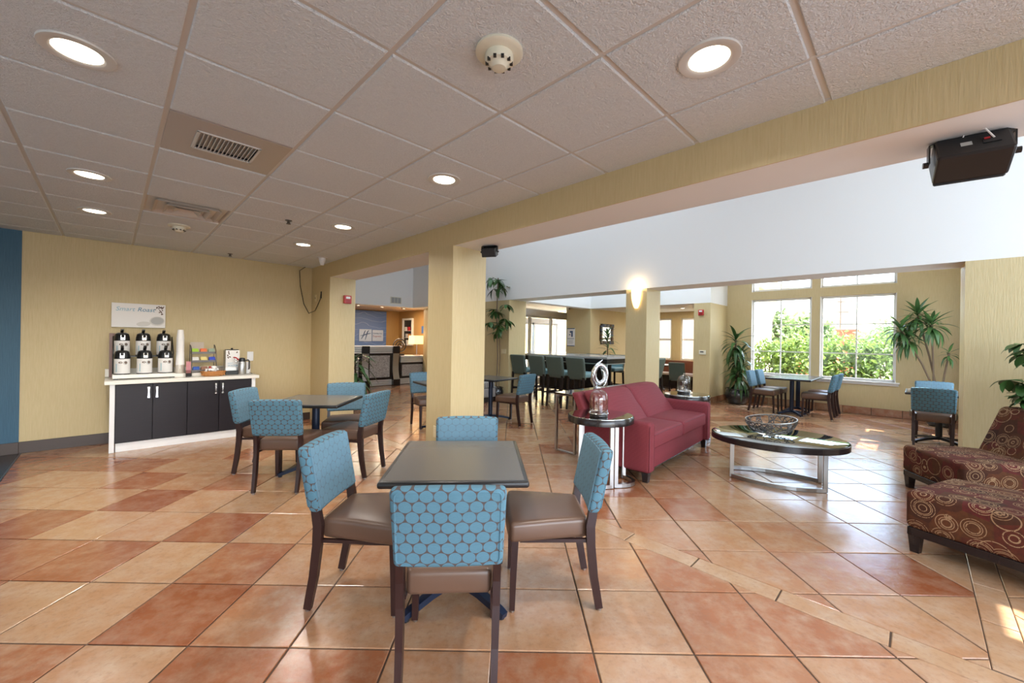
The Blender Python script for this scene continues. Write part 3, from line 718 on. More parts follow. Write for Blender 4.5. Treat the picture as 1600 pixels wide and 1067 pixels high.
ob('stretcher', boxes((-.79, .79, -.155, -.125, .69, .72), (-.79, .79, .125, .155, .69, .72)), M['steel'], cs)
# chrome loop sculpture
sc = thing('loop_sculpture', 'polished chrome loop sculpture on the console behind the sofa', 'sculpture', W(3.10, 4.83, .75), R(8))
pts = []; scl = []
for k in range(41):
    t_ = k / 40; ang = R(-60 + 500 * t_); r = .155 * (1 - .55 * t_)
    pts.append((-.02 + r * math.cos(ang) * .75 + .03 * t_, .05 * (t_ - .5), .185 + r * 1.1 * math.sin(ang) + .0 * t_)); scl.append(.45 + 1.1 * math.sin(PI * t_))
ob('loop', tube(pts, .022, 10, False, scl), M['chrome'], sc, smooth=True)
ob('upright', tube([(-.06, 0, .02), (-.11, 0, .12), (-.10, 0, .24), (-.04, 0, .34), (.03, 0, .40)], .026, 10, False, [1.0, 1.25, 1.1, .7, .15]), M['chrome'], sc, smooth=True)
ob('base', lath([(0, 0), (.09, 0), (.095, .012), (.08, .03), (0, .035)], 24), M['chrome'], sc, smooth=True)
# glass cloches
def make_cloche(label, loc):
    t = thing('glass_cloche', label, 'cloche', loc, 0, 'glass bell jars on the side tables')
    ob('dome', lath([(.088, .032), (.092, .05), (.092, .17), (.088, .205), (.074, .238), (.048, .258), (.02, .266), (0, .268)], 28), M['dome'], t, smooth=True)
    ob('rim', tube([(.093 * math.cos(2 * PI * k / 28), .093 * math.sin(2 * PI * k / 28), .036) for k in range(28)], .006, 6, True), M['chrome'], t, smooth=True)
    ob('base', lath([(0, 0), (.085, 0), (.09, .006), (.09, .020), (.085, .028), (0, .030)], 28), M['black_wood'], t, smooth=True)
    ob('knob', lath([(0, .266), (.012, .268), (.016, .276), (.010, .286), (0, .288)], 12), M['dome'], t, smooth=True)
    return t
c1 = make_cloche('glass bell jar on black base on the near side table, in front of sofa', W(2.24, 3.47, .655))
dup(c1, W(2.46, 6.10, .655), 0, 'glass bell jar on black base on the far side table by the column', 'glass bell jars on the side tables')
# wire bowl on the coffee table
wb = thing('wire_bowl', 'open silver wire bowl on the glass coffee table', 'bowl', W(1.07, 4.90, .460), 0)
Rb, Hb = .235, .155
def bowl(u, v): r = Rb * math.sin(v * PI / 2) ** .8; return Vector((r * math.cos(u), r * math.sin(u) * .92, .008 + Hb * (1 - math.cos(v * PI / 2)) ** .9 + .02 * math.cos(u - .3) * v * v))
ob('rim', tube([bowl(2 * PI * k / 48, 1) for k in range(48)], .0052, 6, True), M['silver'], wb, smooth=True)
rb = random.Random(11); bm = new_bm(); rowsN = [(.16, 6), (.32, 11), (.47, 15), (.61, 19), (.75, 22), (.88, 24), (1.0, 25)]
nodes = [[(2 * PI * (k + rb.uniform(-.28, .28) + .5 * (ri % 2)) / n, v + (rb.uniform(-.05, .05) if v < 1 else 0)) for k in range(n)] for ri, (v, n) in enumerate(rowsN)]
for ri in range(len(nodes) - 1):
    up = nodes[ri + 1]
    for k, (u, v) in enumerate(nodes[ri]):
        near = sorted(up, key=lambda q: abs((q[0] - u + PI) % (2 * PI) - PI))[:2]
        for (u2, v2) in near:
            du = (u2 - u + PI) % (2 * PI) - PI
            sweep(bm, [bowl(u + du * f, v + (v2 - v) * f) for f in (0, .33, .66, 1)], circ(.0052, 5))
        if rb.random() < .45:
            u2, v2 = nodes[ri][(k + 1) % len(nodes[ri])]; du = (u2 - u) % (2 * PI); sweep(bm, [bowl(u + du * f, v + (v2 - v) * f) for f in (0, .33, .66, 1)], circ(.0044, 5))
ob('wire_mesh', bm, M['wire'], wb, smooth=True)
ob('foot_ring', tube([(.04 * math.cos(2 * PI * k / 16), .04 * math.sin(2 * PI * k / 16), .006) for k in range(16)], .005, 6, True), M['silver'], wb, smooth=True)
# ------------------------------------------------------------------ coffee cabinet and counter
CA = 6.64
def AB(b, a, z=0.0): return W(a, b, z)
cab = thing('coffee_cabinet', 'dark four-door coffee cabinet with white end panels along the yellow wall', 'cabinet', AB(0, CA), YC)
ob('carcass', boxes((.045, 1.425, .03, .655, .10, .80)), M['door_wood'], cab)
ob('end_panel', boxes((0, .045, -.004, .655, 0, .80), bev=.002), M['white_lam'], cab)
ob('end_panel', boxes((1.425, 1.47, -.004, .655, 0, .80), bev=.002), M['white_lam'], cab)
ob('kick_plate', boxes((.055, 1.42, .022, .040, 0, .100)), M['white_lam'], cab)
DX = [.048, .378, .712, 1.047, 1.422]
for i in range(4):
    d = ob('door', boxes((DX[i] + .003, DX[i + 1] - .003, .0, .022, .112, .793), bev=.0015), M['door_wood'], cab)
    hx = DX[i + 1] - .038 if i % 2 == 0 else DX[i] + .038
    ob('handle', tube([(hx, -.002, .615), (hx, -.028, .625), (hx, -.032, .69), (hx, -.028, .755), (hx, -.002, .765)], 0, prof=rect(.020, .010), scale=[1.1, 1.05, .75, 1.05, 1.1], side=(1, 0, 0)), M['chrome'], d, smooth=True)
ct = thing('countertop', 'cream speckled countertop with low backsplash on the dark coffee cabinet', 'countertop', AB(0, CA, .80), YC)
ob('slab', boxes((-.045, 1.51, -.03, .655, .002, .045), bev=.004, seg=2), M['quartz'], ct)
ob('backsplash', boxes((-.045, 1.51, .635, .657, .046, .150), bev=.003), M['quartz'], ct)
ZC = .846
def txt(name, body, size, M4, m, parent, shear=0.0, align='LEFT', ext=.0008):
    c = bpy.data.curves.new(name, 'FONT'); c.body = body; c.size = size; c.shear = shear; c.align_x = align; c.extrude = ext
    tmp = bpy.data.objects.new(name, c); me = bpy.data.meshes.new_from_object(tmp); bpy.data.objects.remove(tmp); bpy.data.curves.remove(c); me.materials.clear(); me.materials.append(m)
    o = bpy.data.objects.new(name, me); COL.objects.link(o); o.parent = parent; o.matrix_local = M4; return o
FRONT = Matrix.Rotation(PI / 2, 4, 'X')           # text plane x-z, read from -y
def at(x, y, z): return Matrix.Translation((x, y, z)) @ FRONT
M['ink_blue'] = mat('blue_ink', (.10, .28, .42), .6); M['ink_light'] = mat('pale_blue_ink', (.28, .50, .60), .6); M['ink'] = mat('dark_ink', (.03, .025, .03), .6); M['bean'] = mat('coffee_brown_print', (.10, .045, .02), .6)
M['cup_grey'] = mat('grey_print', (.45, .45, .44), .6); M['cup_pale'] = mat('pale_print', (.66, .64, .60), .6)
sg = thing('coffee_sign', 'white coffee sign reading Smart Roast on the yellow wall', 'sign', AB(0, 7.262), YC)
ob('panel', boxes((.005, .53, 0, .035, 1.487, 1.80), bev=.002), M['paper'], sg)
txt('lettering', 'Smart', .076, at(.04, -.002, 1.700), M['ink_light'], sg, .25); txt('lettering', 'Roast', .076, at(.245, -.002, 1.700), M['ink_blue'], sg, .25)
def disc(bm, x, z, rx, rz_, y, n=20, tilt=0.0, r0=0.0):
    ring = [];
    for k in range(n):
        a = 2 * PI * k / n; dx, dz = rx * math.cos(a), rz_ * math.sin(a); ring.append(bm.verts.new((x + dx * math.cos(tilt) - dz * math.sin(tilt), y, z + dx * math.sin(tilt) + dz * math.cos(tilt))))
    bm.faces.new(ring)
bm = new_bm(); disc(bm, .445, 1.578, .078, .062, -.0012, tilt=.1); ob('cup_print', bm, M['cup_pale'], sg)
bm = new_bm(); disc(bm, .447, 1.582, .066, .050, -.0020, tilt=.1); ob('cup_print', bm, M['cup_grey'], sg)
bm = new_bm(); disc(bm, .31, 1.535, .07, .032, -.0012, tilt=.1); ob('cup_print', bm, M['cup_pale'], sg)
bm = new_bm(); r_ = random.Random(5)
for k in range(20): disc(bm, .525 - abs(r_.gauss(0, .035)) - .012, 1.775 - abs(r_.gauss(0, .045)), .011, .006, -.0018, 8, r_.uniform(0, 3))
ob('bean_print', bm, M['bean'], sg)
# airpot rack with six airpots
rk = thing('airpot_rack', 'two-tier wire rack holding six black and white coffee airpots', 'rack', AB(.02, 6.80, ZC), YC)
ob('drip_tray', boxes((0, .585, -.02, .20, .012, .058), bev=.003), M['quartz'], rk)
ob('slots', boxes(*[(.02 + k * .082, .02 + k * .082 + .062, -.014, .00, .0575, .0595) for k in range(7)]), M['ink'], rk)
for x in (.03, .555): ob('foot', boxes((x - .02, x + .02, -.01, .19, 0, .012)), M['black'], rk)
ob('upper_shelf', boxes((0, .585, .245, .43, .261, .275)), M['black'], rk)
for x in (.006, .579):
    for y in (.24, .42): ob('post', tube([(x, y, 0), (x, y, .52 if y > .3 else .30)], .007, 8), M['black'], rk, smooth=True)
    ob('side_rail', tube([(x, .20, .30), (x, .20, .31), (x, .42, .52)], .006, 6), M['black'], rk, smooth=True)
ob('back_board', boxes((-.03, .02, .43, .445, 0, .56)), M['cherry'], rk)
def make_airpot(label, loc):
    t = thing('airpot', label, 'airpot', loc, YC, 'coffee airpots on the rack')
    ob('body', lath([(0, 0), (.070, 0), (.074, .006), (.074, .19), (0, .19)], 24), M['paper'], t, smooth=True)
    ob('base_ring', lath([(.0745, 0), (.0755, 0), (.0755, .010), (.0745, .010)], 24), M['plastic'], t, smooth=True)
    hd = ob('head', lath([(.075, .19), (.076, .196), (.073, .235), (.062, .278), (.040, .292), (0, .294)], 24), M['plastic'], t, smooth=True)
    ob('lever', tube([(.0, .02, .288), (.0, -.005, .315), (.0, -.03, .345), (.0, -.06, .33)], 0, prof=rect(.030, .020), scale=[.9, 1, 1, .7], side=(1, 0, 0)), M['plastic'], hd, smooth=True)
    ob('spout', tube([(0, -.055, .265), (0, -.082, .262), (0, -.092, .235)], .014, 8), M['plastic'], hd, smooth=True)
    ob('spout_plate', boxes((-.022, .022, -.078, -.070, .20, .262), bev=.002), M['chrome'], hd)
    def wrap(x0, z, rx, rz_, m):
        bm = new_bm(); ring = []
        for k in range(14):
            a = 2 * PI * k / 14; u = x0 + rx * math.cos(a); ring.append(bm.verts.new((.0747 * math.sin(u / .0747), -.0747 * math.cos(u / .0747), z + rz_ * math.sin(a))))
        bm.faces.new(ring); return ob('print', bm, m, t)
    wrap(.030, .142, .022, .024, M['cup_grey']); wrap(.033, .145, .014, .016, M['bean']); wrap(-.015, .146, .019, .012, M['bean']); wrap(-.012, .146, .011, .006, M['cup_pale'])
    bm = new_bm(); 
    for (z0, z1) in ((.03, .13),):
        vs = [bm.verts.new((.0747 * math.sin(u), -.0747 * math.cos(u), z)) for u, z in ((-.80, z0), (-.68, z0), (-.68, z1), (-.80, z1))]; bm.faces.new(vs)
    ob('stripe_print', bm, M['ink_light'], t)
    return t
ap = make_airpot('white and black coffee airpot, lower row of the rack, leftmost', AB(.105, 6.895, ZC + .058))
for (b, a, z, l) in ((.310, 6.895, .058, 'lower row of the rack, middle'), (.510, 6.895, .058, 'lower row of the rack, beside the paper cups'),
                     (.105, 7.13, .276, 'upper row, leftmost under the sign'), (.305, 7.13, .276, 'upper row, middle under the sign'), (.508, 7.13, .276, 'upper row, rightmost under the sign')):
    t = dup(ap, AB(b, a, ZC + z), YC + R(5), 'white and black coffee airpot, ' + l)
    if z > .2:            # levers of the upper row are pressed down
        for c in t.children:
            for g in c.children:
                if g.name.startswith('lever'): g.location = (0, .02, .09); g.scale = (1, 1, .7)
# paper cups
cupm = lath([(.030, 0), (.0305, .003), (.041, .108), (.0435, .110), (.0435, .114), (.040, .114)], 20)
cup0 = ob('paper_cup', cupm, M['paper'], None, AB(.655, 6.86, ZC + .62), YC, True); cup0.rotation_euler = (PI, 0, YC)
tag(cup0, 'white paper cup in the tall nested cup tower beside the airpots', 'paper cup', 'nested white paper cups')
for k in range(1, 13):
    c = cup0.copy(); COL.objects.link(c); c.location = AB(.655, 6.86, ZC + .62 - k * (.020 if k < 9 else .021)); c.scale = (1, 1, 1) if k < 1 else (1, 1, 1)
chh = thing('cup_holder', 'clear and cream cup holder at the foot of the cup tower', 'cup holder', AB(.655, 6.86, ZC), YC)
ob('base', boxes((-.06, .06, -.06, .06, 0, .05), bev=.004), M['quartz'], chh)
ob('tube', lath([(.052, .05), (.054, .05), (.054, .16), (.052, .16)], 20), M['dome'], chh, smooth=True)
cupb = ob('large_paper_cup', lath([(.040, 0), (.041, .004), (.050, .262), (.0525, .266), (.0525, .272), (.049, .272)], 20), M['paper'], None, AB(.655, 6.86, ZC + .325), YC, True); cupb.rotation_euler = (PI, 0, YC)
tag(cupb, 'stack of larger white cups upside down at the bottom of the cup tower', 'paper cup')
# stirrer holder
sh = thing('stirrer_holder', 'small clear holder with pink and white stir sticks beside the cups', 'holder', AB(.735, 6.78, ZC), YC)
ob('box', boxes((-.03, .03, -.03, .03, 0, .09), bev=.003), M['dome'], sh); ob('insert', boxes((-.026, .026, -.026, .026, .002, .05)), M['ink'], sh)
M['pink'] = mat('pink_paper', (.70, .30, .34), .6)
ob('sticks', boxes(*[(-.024 + .010 * i, -.018 + .010 * i, -.02 + .014 * j, -.015 + .014 * j, .05, .185 + .01 * ((i * 3 + j) % 3)) for i in range(5) for j in range(3)]), M['pink'], sh)
# condiment rack
cr = thing('condiment_rack', 'black wire three-tier rack of tea and sweetener sachets on the counter', 'rack', AB(.78, 6.98, ZC), YC)
WR = M['wire']
for x in (0, .27):
    ob('side_frame', tube([(x, -.10, 0), (x, -.10, .02), (x, -.085, .19), (x, -.05, .33), (x, .02, .40), (x, .09, .42), (x, .10, .30), (x, .10, 0)], .005, 6), WR, cr, smooth=True)
for k, (y, z) in enumerate(((-.09, .055), (-.07, .185), (-.035, .30))):
    ob('shelf', boxes((0, .27, y, .09, z - .004, z), (0, .27, y - .004, y, z, z + .026)), WR, cr)
ob('back_card', boxes((.0, .15, .082, .09, .33, .455)), mat('beige_card', (.55, .47, .40), .7), cr)
ob('tray', boxes((0, .27, -.125, .05, 0, .045), bev=.004), M['quartz'], cr)
pk = [('lime', (.35, .55, .03)), ('orange', (.75, .16, .04)), ('sage', (.30, .38, .28)), ('white', (.72, .70, .66)), ('yellow', (.70, .58, .22)), ('blue', (.02, .06, .50)), ('blue', (.03, .10, .42)), ('brown', (.30, .14, .08)), ('red', (.50, .06, .05))]
spots = [(.045, -.030, .302), (.135, -.030, .302), (.225, -.030, .302), (.045, -.062, .187), (.135, -.062, .187), (.228, -.062, .187), (.05, -.085, .057), (.14, -.085, .057), (.225, -.085, .057)]
for (nm, colr), (x, y, z) in zip(pk, spots):
    m = mat(nm + '_sachet', colr, .5)
    bx = thing('sachet_box', '%s sachets in the %s tier of the condiment rack' % (nm, 'top' if z > .29 else 'middle' if z > .1 else 'bottom') + (' beside the lime ones' if nm == 'orange' else ''), 'sachets', (cr.matrix_basis @ Vector((x, y, z))) if False else AB(.78 + x, 6.98 + y, ZC + z), YC, 'sachets in the condiment rack')
    ob('box', boxes((-.036, .036, -.005, .06, 0, .035)), m, bx)
    ob('packets', boxes(*[(-.034, .034, .002 + .011 * i, .010 + .011 * i, .01, .055 + .006 * (i % 3)) for i in range(5)]), m, bx)
# creamer basket
bk = thing('wicker_basket', 'oval wicker basket of creamer cups at front of the counter', 'basket', AB(1.005, 6.80, ZC), YC)
bm = new_bm()
for k in range(7):
    z = .006 + k * .009; r = .105 + .035 * (k / 6) ** .7
    sweep(bm, [(r * math.cos(2 * PI * i / 40), r * .62 * math.sin(2 * PI * i / 40) , z + .002 * (1 if (i + k) % 2 else -1)) for i in range(40)], circ(.0058, 6), True)
M['wicker'] = mat('wicker', (.48, .20, .055), .55)
ob('weave', bm, M['wicker'], bk, smooth=True)
ob('bottom', lath([(0, .004), (.10, .004), (.10, .012), (0, .012)], 24, (0, 0, 0), 1, .62), M['wicker'], bk)
ob('stakes', boxes(*[((.128 * math.cos(a) - .005), (.128 * math.cos(a) + .005), (.128 * .62 * math.sin(a) - .005), (.128 * .62 * math.sin(a) + .005), .008, .066) for a in [2 * PI * k / 16 for k in range(16)]]), M['wicker'], bk)
r_ = random.Random(9); cm = None
for k in range(22):
    a, rr = r_.uniform(0, 2 * PI), r_.uniform(0, .085) ; 
    if cm is None:
        o = ob('creamer_cup', lath([(0, 0), (.012, 0), (.017, .020), (.020, .021), (.020, .024), (0, .024)], 12), M['paper'], None, (0, 0, 0)); cm = o
        tag(o, 'small white creamer cup heaped in the wicker basket', 'creamer cup', 'creamer cups in the wicker basket')
    else: o = cm.copy(); COL.objects.link(o)
    o.location = AB(1.005 + rr * math.cos(a), 6.80 + rr * .6 * math.sin(a), ZC + .045 + .028 * (k // 9) + .004 * r_.random()); o.rotation_euler = (r_.uniform(-.9, .9), r_.uniform(-.9, .9), r_.uniform(0, 6))
# hot water dispenser
hw = thing('water_dispenser', 'silver hot water dispenser with red lever at right end of the counter', 'dispenser', AB(1.245, 6.98, ZC), YC)
ob('body', boxes((-.085, .085, -.06, .09, .05, .345), bev=.006, seg=2), M['steel'], hw); ob('base', boxes((-.09, .09, -.12, .09, 0, .05), bev=.004), M['plastic'], hw)
ob('front_plate', boxes((-.083, .083, -.068, -.060, .10, .340), bev=.002), M['paper'], hw)
ob('lid', boxes((-.075, .075, -.05, .08, .345, .355), bev=.003), M['plastic'], hw); ob('knob', lath([(0, .355), (.012, .356), (.016, .372), (0, .378)], 12), M['plastic'], hw)
ob('tap', tube([(.035, -.066, .215), (.035, -.11, .215), (.035, -.115, .185)], .014, 8), M['chrome'], hw, smooth=True)
ob('tap_lever', tube([(.0, -.105, .245), (.03, -.115, .24), (.055, -.12, .215), (.075, -.115, .20)], .009, 8), M['red'], hw, smooth=True)
txt('lettering', 'HOT', .030, at(-.06, -.0695, .148), M['ink_light'], hw); txt('lettering', 'WATER', .036, at(-.06, -.0695, .112), M['ink_blue'], hw)
bm = new_bm()
for (x, z) in ((-.05, .32), (-.045, .295), (-.06, .27), (-.055, .24), (-.035, .25), (.05, .315)): disc(bm, x, z, .014, .008, -.0694, 8, x * 20)
ob('bean_print', bm, M['bean'], hw); ob('drip_tray', boxes((-.07, .07, -.115, -.062, .05, .056)), M['black'], hw)
cf = thing('carafe', 'steel thermal carafe with black lid and handle beside the water dispenser', 'carafe', AB(1.345, 6.84, ZC), YC)
ob('body', lath([(0, 0), (.046, 0), (.048, .004), (.048, .165), (.040, .185), (0, .186)], 24), M['steel'], cf, smooth=True)
ob('lid', lath([(.040, .183), (.041, .20), (.036, .232), (.02, .240), (0, .240)], 20), M['plastic'], cf, smooth=True)
ob('handle', tube([(.036, 0, .20), (.075, 0, .205), (.088, 0, .19), (.088, 0, .08), (.078, 0, .07)], .010, 8), M['plastic'], cf, smooth=True)
pt = thing('milk_jug', 'white jug behind the steel carafe at the end of the counter', 'jug', AB(1.43, 6.97, ZC), YC)
ob('body', lath([(0, 0), (.045, 0), (.047, .01), (.044, .15), (.035, .17), (0, .17)], 20), M['white_plastic'], pt, smooth=True)
cbl = ob('power_cord', tube([AB(1.40, 6.83, ZC + .006), AB(1.44, 6.80, ZC + .006), AB(1.475, 6.84, ZC + .006), AB(1.46, 6.91, ZC + .02), AB(1.42, 7.10, ZC + .006)], .0035, 6), M['plastic'], None, smooth=True); tag(cbl, 'thin black power cord curling on the end of the counter', 'cord')
sp_ = thing('wall_switch', 'white wall switch plate on the yellow wall right of the coffee counter', 'switch', AB(1.54, 7.30, 1.085), YC)
ob('plate', boxes((-.042, .042, -.008, 0, -.072, .072), bev=.003), M['white_plastic'], sp_); ob('rocker', boxes((-.016, .016, -.012, -.008, -.035, .035), bev=.002), M['white_plastic'], sp_)
ot = thing('wall_outlet', 'ivory power outlet low on the dark face of the near column', 'outlet', AB(2.426, 3.545, .43), YC - PI / 2)
ob('plate', boxes((-.040, .040, -.007, 0, -.060, .060), bev=.003), M['ivory'], ot)
for z in (-.022, .022): ob('socket', boxes((-.016, .016, -.0095, -.007, z - .013, z + .013), bev=.002), M['ivory'], ot)
# ------------------------------------------------------------------ bar table and stools
bt = thing('bar_table', 'long bar-height communal table with pale top and dark apron behind the sofa', 'bar table', AB(8.05, 5.95), YC)   # local x = b, y = a
hx, hy = .66, 1.36
ob('tabletop', boxes((-hx, hx, -hy, hy, 1.03, 1.075), bev=.004), plaster('grey_stone_top', (.40, .39, .38), .18, 30, .02), bt)
ob('apron', boxes((-hx + .02, hx - .02, -hy + .02, hy - .02, .93, 1.03)), M['black_wood'], bt)
ob('metal_band', boxes((-hx + .01, hx - .01, -hy + .01, hy - .01, .915, .932)), M['steel'], bt)
for s in (-1, 1):
    for q in (-1, 1):
        bm = new_bm(); z = [(.915, .20), (.80, .13), (.55, .075), (0, .07)]
        sweep(bm, [(q * (hx - .03), s * (hy - .04), zz) for zz, w in z], rect(.05, 1.0), False, None, (1, 0, 0))
        bm.free()
        bm = new_bm(); prev = None
        for zz, w in z:
            y1 = s * (hy - .02); y0 = y1 - s * w; x0, x1 = q * (hx - .02), q * (hx - .07)
            ring = [bm.verts.new(p) for p in ((x0, y0, zz), (x1, y0, zz), (x1, y1, zz), (x0, y1, zz))]
            if prev:
                for k in range(4): bm.faces.new((prev[k], prev[(k + 1) % 4], ring[(k + 1) % 4], ring[k]))
            else: bm.faces.new(ring)
            prev = ring
        bm.faces.new(prev); bmesh.ops.recalc_face_normals(bm, faces=bm.faces)
        ob('leg', bm, M['steel'], bt)
ob('foot_rail', boxes((-.03, .03, -hy + .1, hy - .1, .18, .22), (-.03, .03, -hy + .1, -hy + .16, 0, .18), (-.03, .03, hy - .16, hy - .1, 0, .18)), M['black'], bt)
ob('modesty_panel', boxes((-.02, .02, -hy + .3, hy - .3, .22, .90)), M['black_wood'], bt)
GS = 'tall green stools around the bar table'
def make_stool(label, loc, rz):
    t = thing('bar_stool', label, 'bar stool', loc, rz, GS)
    ob('seat', rbox(.215, .215, .05, .03, (0, .01, .715), (4, 4, 1), lambda q: (q.x, q.y, q.z + (.012 * (1 - (q.x / .22) ** 2) * (1 - (q.y / .22) ** 2) if q.z > 0 else 0))), M['teal_vinyl'], t, smooth=True)
    b = ob('backrest', rbox(.215, .04, .225, .03, (0, -.225, .845), (6, 1, 6), lambda q: (q.x * (1 + .04 * q.z / .225), q.y - .05 * (q.z / .225), q.z)), M['green_vinyl'], t, smooth=True)
    ob('front_panel', rbox(.195, .006, .17, .005, (0, -.182, .88), (4, 1, 4), lambda q: (q.x, q.y - .05 * ((q.z + .03) / .225), q.z)), M['teal_vinyl'], b, smooth=True)
    for s in (-1, 1):
        for y, y2 in ((.185, .195), (-.215, -.255)):
            ob('leg', tube([(s * .185, y, .67), (s * .195, y2, 0)], 0, prof=rect(.038, .038), scale=[1, .85], side=(1, 0, 0)), M['black_wood'], t)
        ob('side_rail', boxes((s * .192 - .012, s * .192 + .012, -.23, .19, .27, .30)), M['black_wood'], t)
    ob('foot_rest', boxes((-.19, .19, .178, .205, .21, .24)), M['steel'], t); ob('rear_rail', boxes((-.19, .19, -.25, -.225, .30, .33)), M['black_wood'], t)
    return t
fb = face(EB.x, EB.y)
s0 = make_stool('green bar stool with its back to us, leftmost of the row at the bar table', AB(6.93, 6.50), fb)
for a, l in ((5.93, 'second from left in the bar table row'), (5.42, 'third from left in the bar table row'), (4.88, 'nearest us in the bar table row')):
    dup(s0, AB(6.93, a), fb, 'green bar stool, back to us, ' + l)
for a, l in ((4.75, 'nearest end'), (5.45, 'middle'), (6.2, 'far end')):
    dup(s0, AB(9.02, a), fb + PI, 'teal-seated bar stool on the far side of the bar table, ' + l)
dup(s0, AB(8.35, 4.15), face(EA.x, EA.y), 'teal-seated bar stool at the end of the bar table beside the sconce column')
cnd = ob('candle', lath([(0, 0), (.03, 0), (.032, .004), (.032, .085), (.028, .09), (0, .085)], 16), M['paper'], None, AB(7.6, 6.95, 1.076), 0, True); tag(cnd, 'small white cup standing at the left end of the bar table', 'cup')
ppr = ob('leaflet', boxes((-.10, .10, -.14, .14, 0, .004)), M['table_top'], None, AB(7.95, 5.6, 1.0765), YC); tag(ppr, 'dark leaflet lying flat on the bar table top', 'leaflet')
# ------------------------------------------------------------------ plants
def leaf_set(t, base_pts, meshes, rnd, name='leaf', parent=None, amax=None, bmax=99, reach=.46):
    for (p, az, el, sc_, mi) in base_pts:
        if amax is not None:
            while sc_ > .25:
                tip = t.location + Vector(p) + Vector((math.cos(az), math.sin(az), 0)) * (reach * sc_ * max(.35, math.cos(el)))
                if tip.dot(EA) < amax and tip.dot(EB) < bmax: break
                az += .55; sc_ *= .94
        o = bpy.data.objects.new(name, meshes[mi]); COL.objects.link(o); o.parent = parent or t
        o.matrix_local = Matrix.Translation(p) @ Matrix.Rotation(az, 4, 'Z') @ Matrix.Rotation(-el, 4, 'Y') @ Matrix.Scale(sc_, 4)
strapA = [leafmesh('strap_leaf', .46, .075, d, M['leaf'], 7, .3, .7, .1) for d in (.35, .6, .85)]
strapB = [leafmesh('strap_leaf', .42, .072, d, M['leaf2'], 7, .3, .7, .1) for d in (.2, .45, .7)]
oval_ = [leafmesh('oval_leaf', .17, .060, d, M['leaf'], 5, .2, 1.0) for d in (.15, .35, .6)]
small = [leafmesh('small_leaf', .13, .055, d, M['leaf'], 5, .2, 1.0) for d in (.1, .3)]
def pot(t, r, h, m):
    ob('pot', lath([(0, 0), (r * .62, 0), (r * .80, h * .12), (r * .98, h * .5), (r, h * .70), (r * .90, h * .86), (r * .88, h * .90), (r * .98, h * .95), (r * .98, h), (r * .88, h), (r * .85, h * .9), (0, h * .88)], 32), m, t, smooth=True)
    ob('soil', lath([(0, h * .89), (r * .84, h * .90)], 20), M['soil'], t)
rp = random.Random(21)
# dracaena beside the window
p1 = thing('potted_dracaena', 'dracaena with drooping dark leaves in a black glazed pot in the alcove corner', 'plant', AB(10.46, 2.97), 0)
pot(p1, .265, .36, M['pot'])
for k, (dx, dy, h) in enumerate(((-.04, 0, 1.50), (.05, .03, 1.10), (0, -.05, .78))):
    ob('cane', tube([(dx, dy, .3), (dx * 1.3, dy * 1.3, h * .6), (dx * 1.5, dy * 1.5, h)], .022, 8), M['bark'], p1, smooth=True)
    L = []
    for q in range(34):
        f = q / 34; L.append((Vector((dx * 1.5, dy * 1.5, h - .30 + .34 * f)), q * 2.4 + k, R(-15 + 80 * f * f), rp.uniform(.85, 1.1) * (1 if k else 1.05), 2 if f < .4 else 1 if f < .75 else 0))
    leaf_set(p1, L, strapA, rp, amax=3.34, bmax=10.92)
# dracaena with bare canes by the window wall on the right
p2 = thing('potted_cane_dracaena', 'tall bare-caned dracaena behind the right-hand chairs by the window wall', 'plant', AB(10.45, -.30), 0)
pot(p2, .22, .32, M['pot'])
u = EA
for k, (da, db, h) in enumerate(((.52, -.05, 1.72), (.30, .0, 1.98), (-.10, .02, 1.30), (.42, .06, 1.55), (.12, -.1, 1.80))):
    top = EA * da + EB * db + Vector((0, 0, h)); s_ = 1 if k < 3 else .95
    bs = EA * (.03 * k - .05) + Vector((0, 0, .28))
    mid = bs.lerp(top, .5) + Vector((0, 0, .10))
    if k < 3 or k == 4: ob('cane', tube([bs, bs.lerp(mid, .5), mid, mid.lerp(top, .6), top], .014, 8), M['bark'], p2, smooth=True)
    n = 32 if k != 2 else 16
    leaf_set(p2, [(top + Vector((0, 0, -.10 + .14 * q / n)), q * 2.4 + k, R(-30 + 95 * (q / n) ** 1.5), rp.uniform(.7, 1.0) * (1.0 if k != 2 else .6), 2 if q < n * .35 else 1 if q < n * .7 else 0) for q in range(n)], strapB, rp, amax=99, bmax=10.93)
# umbrella tree by the left of the far header
def umbrella_tree(t, stem_pts, clusters, meshes, rnd):
    ob('stem', tube(stem_pts, .014, 8), M['bark'], t, smooth=True)
    ob('stem', tube([Vector(p) + Vector((.05, .03, 0)) for p in stem_pts[:-1]], .010, 8), M['bark'], t, smooth=True)
    for (c, n, sp) in clusters:
        for _ in range(n):
            d = Vector((rnd.uniform(-1, 1), rnd.uniform(-1, 1), rnd.uniform(-.8, .9))); tip = Vector(c) + d * sp
            ob('petiole', tube([Vector(c) + Vector((0, 0, d.z * sp * .3)), tip], .004, 5), M['leaf2'], t)
            leaf_set(t, [(tip, rnd.uniform(0, 6.28) + 2 * PI * k / 7, R(rnd.uniform(-45, 5)), rnd.uniform(.8, 1.1), rnd.randrange(3)) for k in range(7)], meshes, rnd)
p3 = thing('umbrella_plant', 'tall thin umbrella plant with two leaf clusters beside the near column', 'plant', AB(6.41, 6.93), 0)
pot(p3, .17, .30, M['pot'])
big = [leafmesh('umbrella_leaf', .27, .085, d, M['leaf'], 5, .2, 1.0) for d in (.15, .35, .6)]
umbrella_tree(p3, [(0, 0, .2), (.02, .01, 1.0), (-.02, .0, 2.0), (.0, .0, 2.85)], [((.06, -.04, 2.72), 7, .26), ((.05, -.05, 1.80), 8, .30), ((.05, -.03, 2.0), 4, .25)], big, rp)
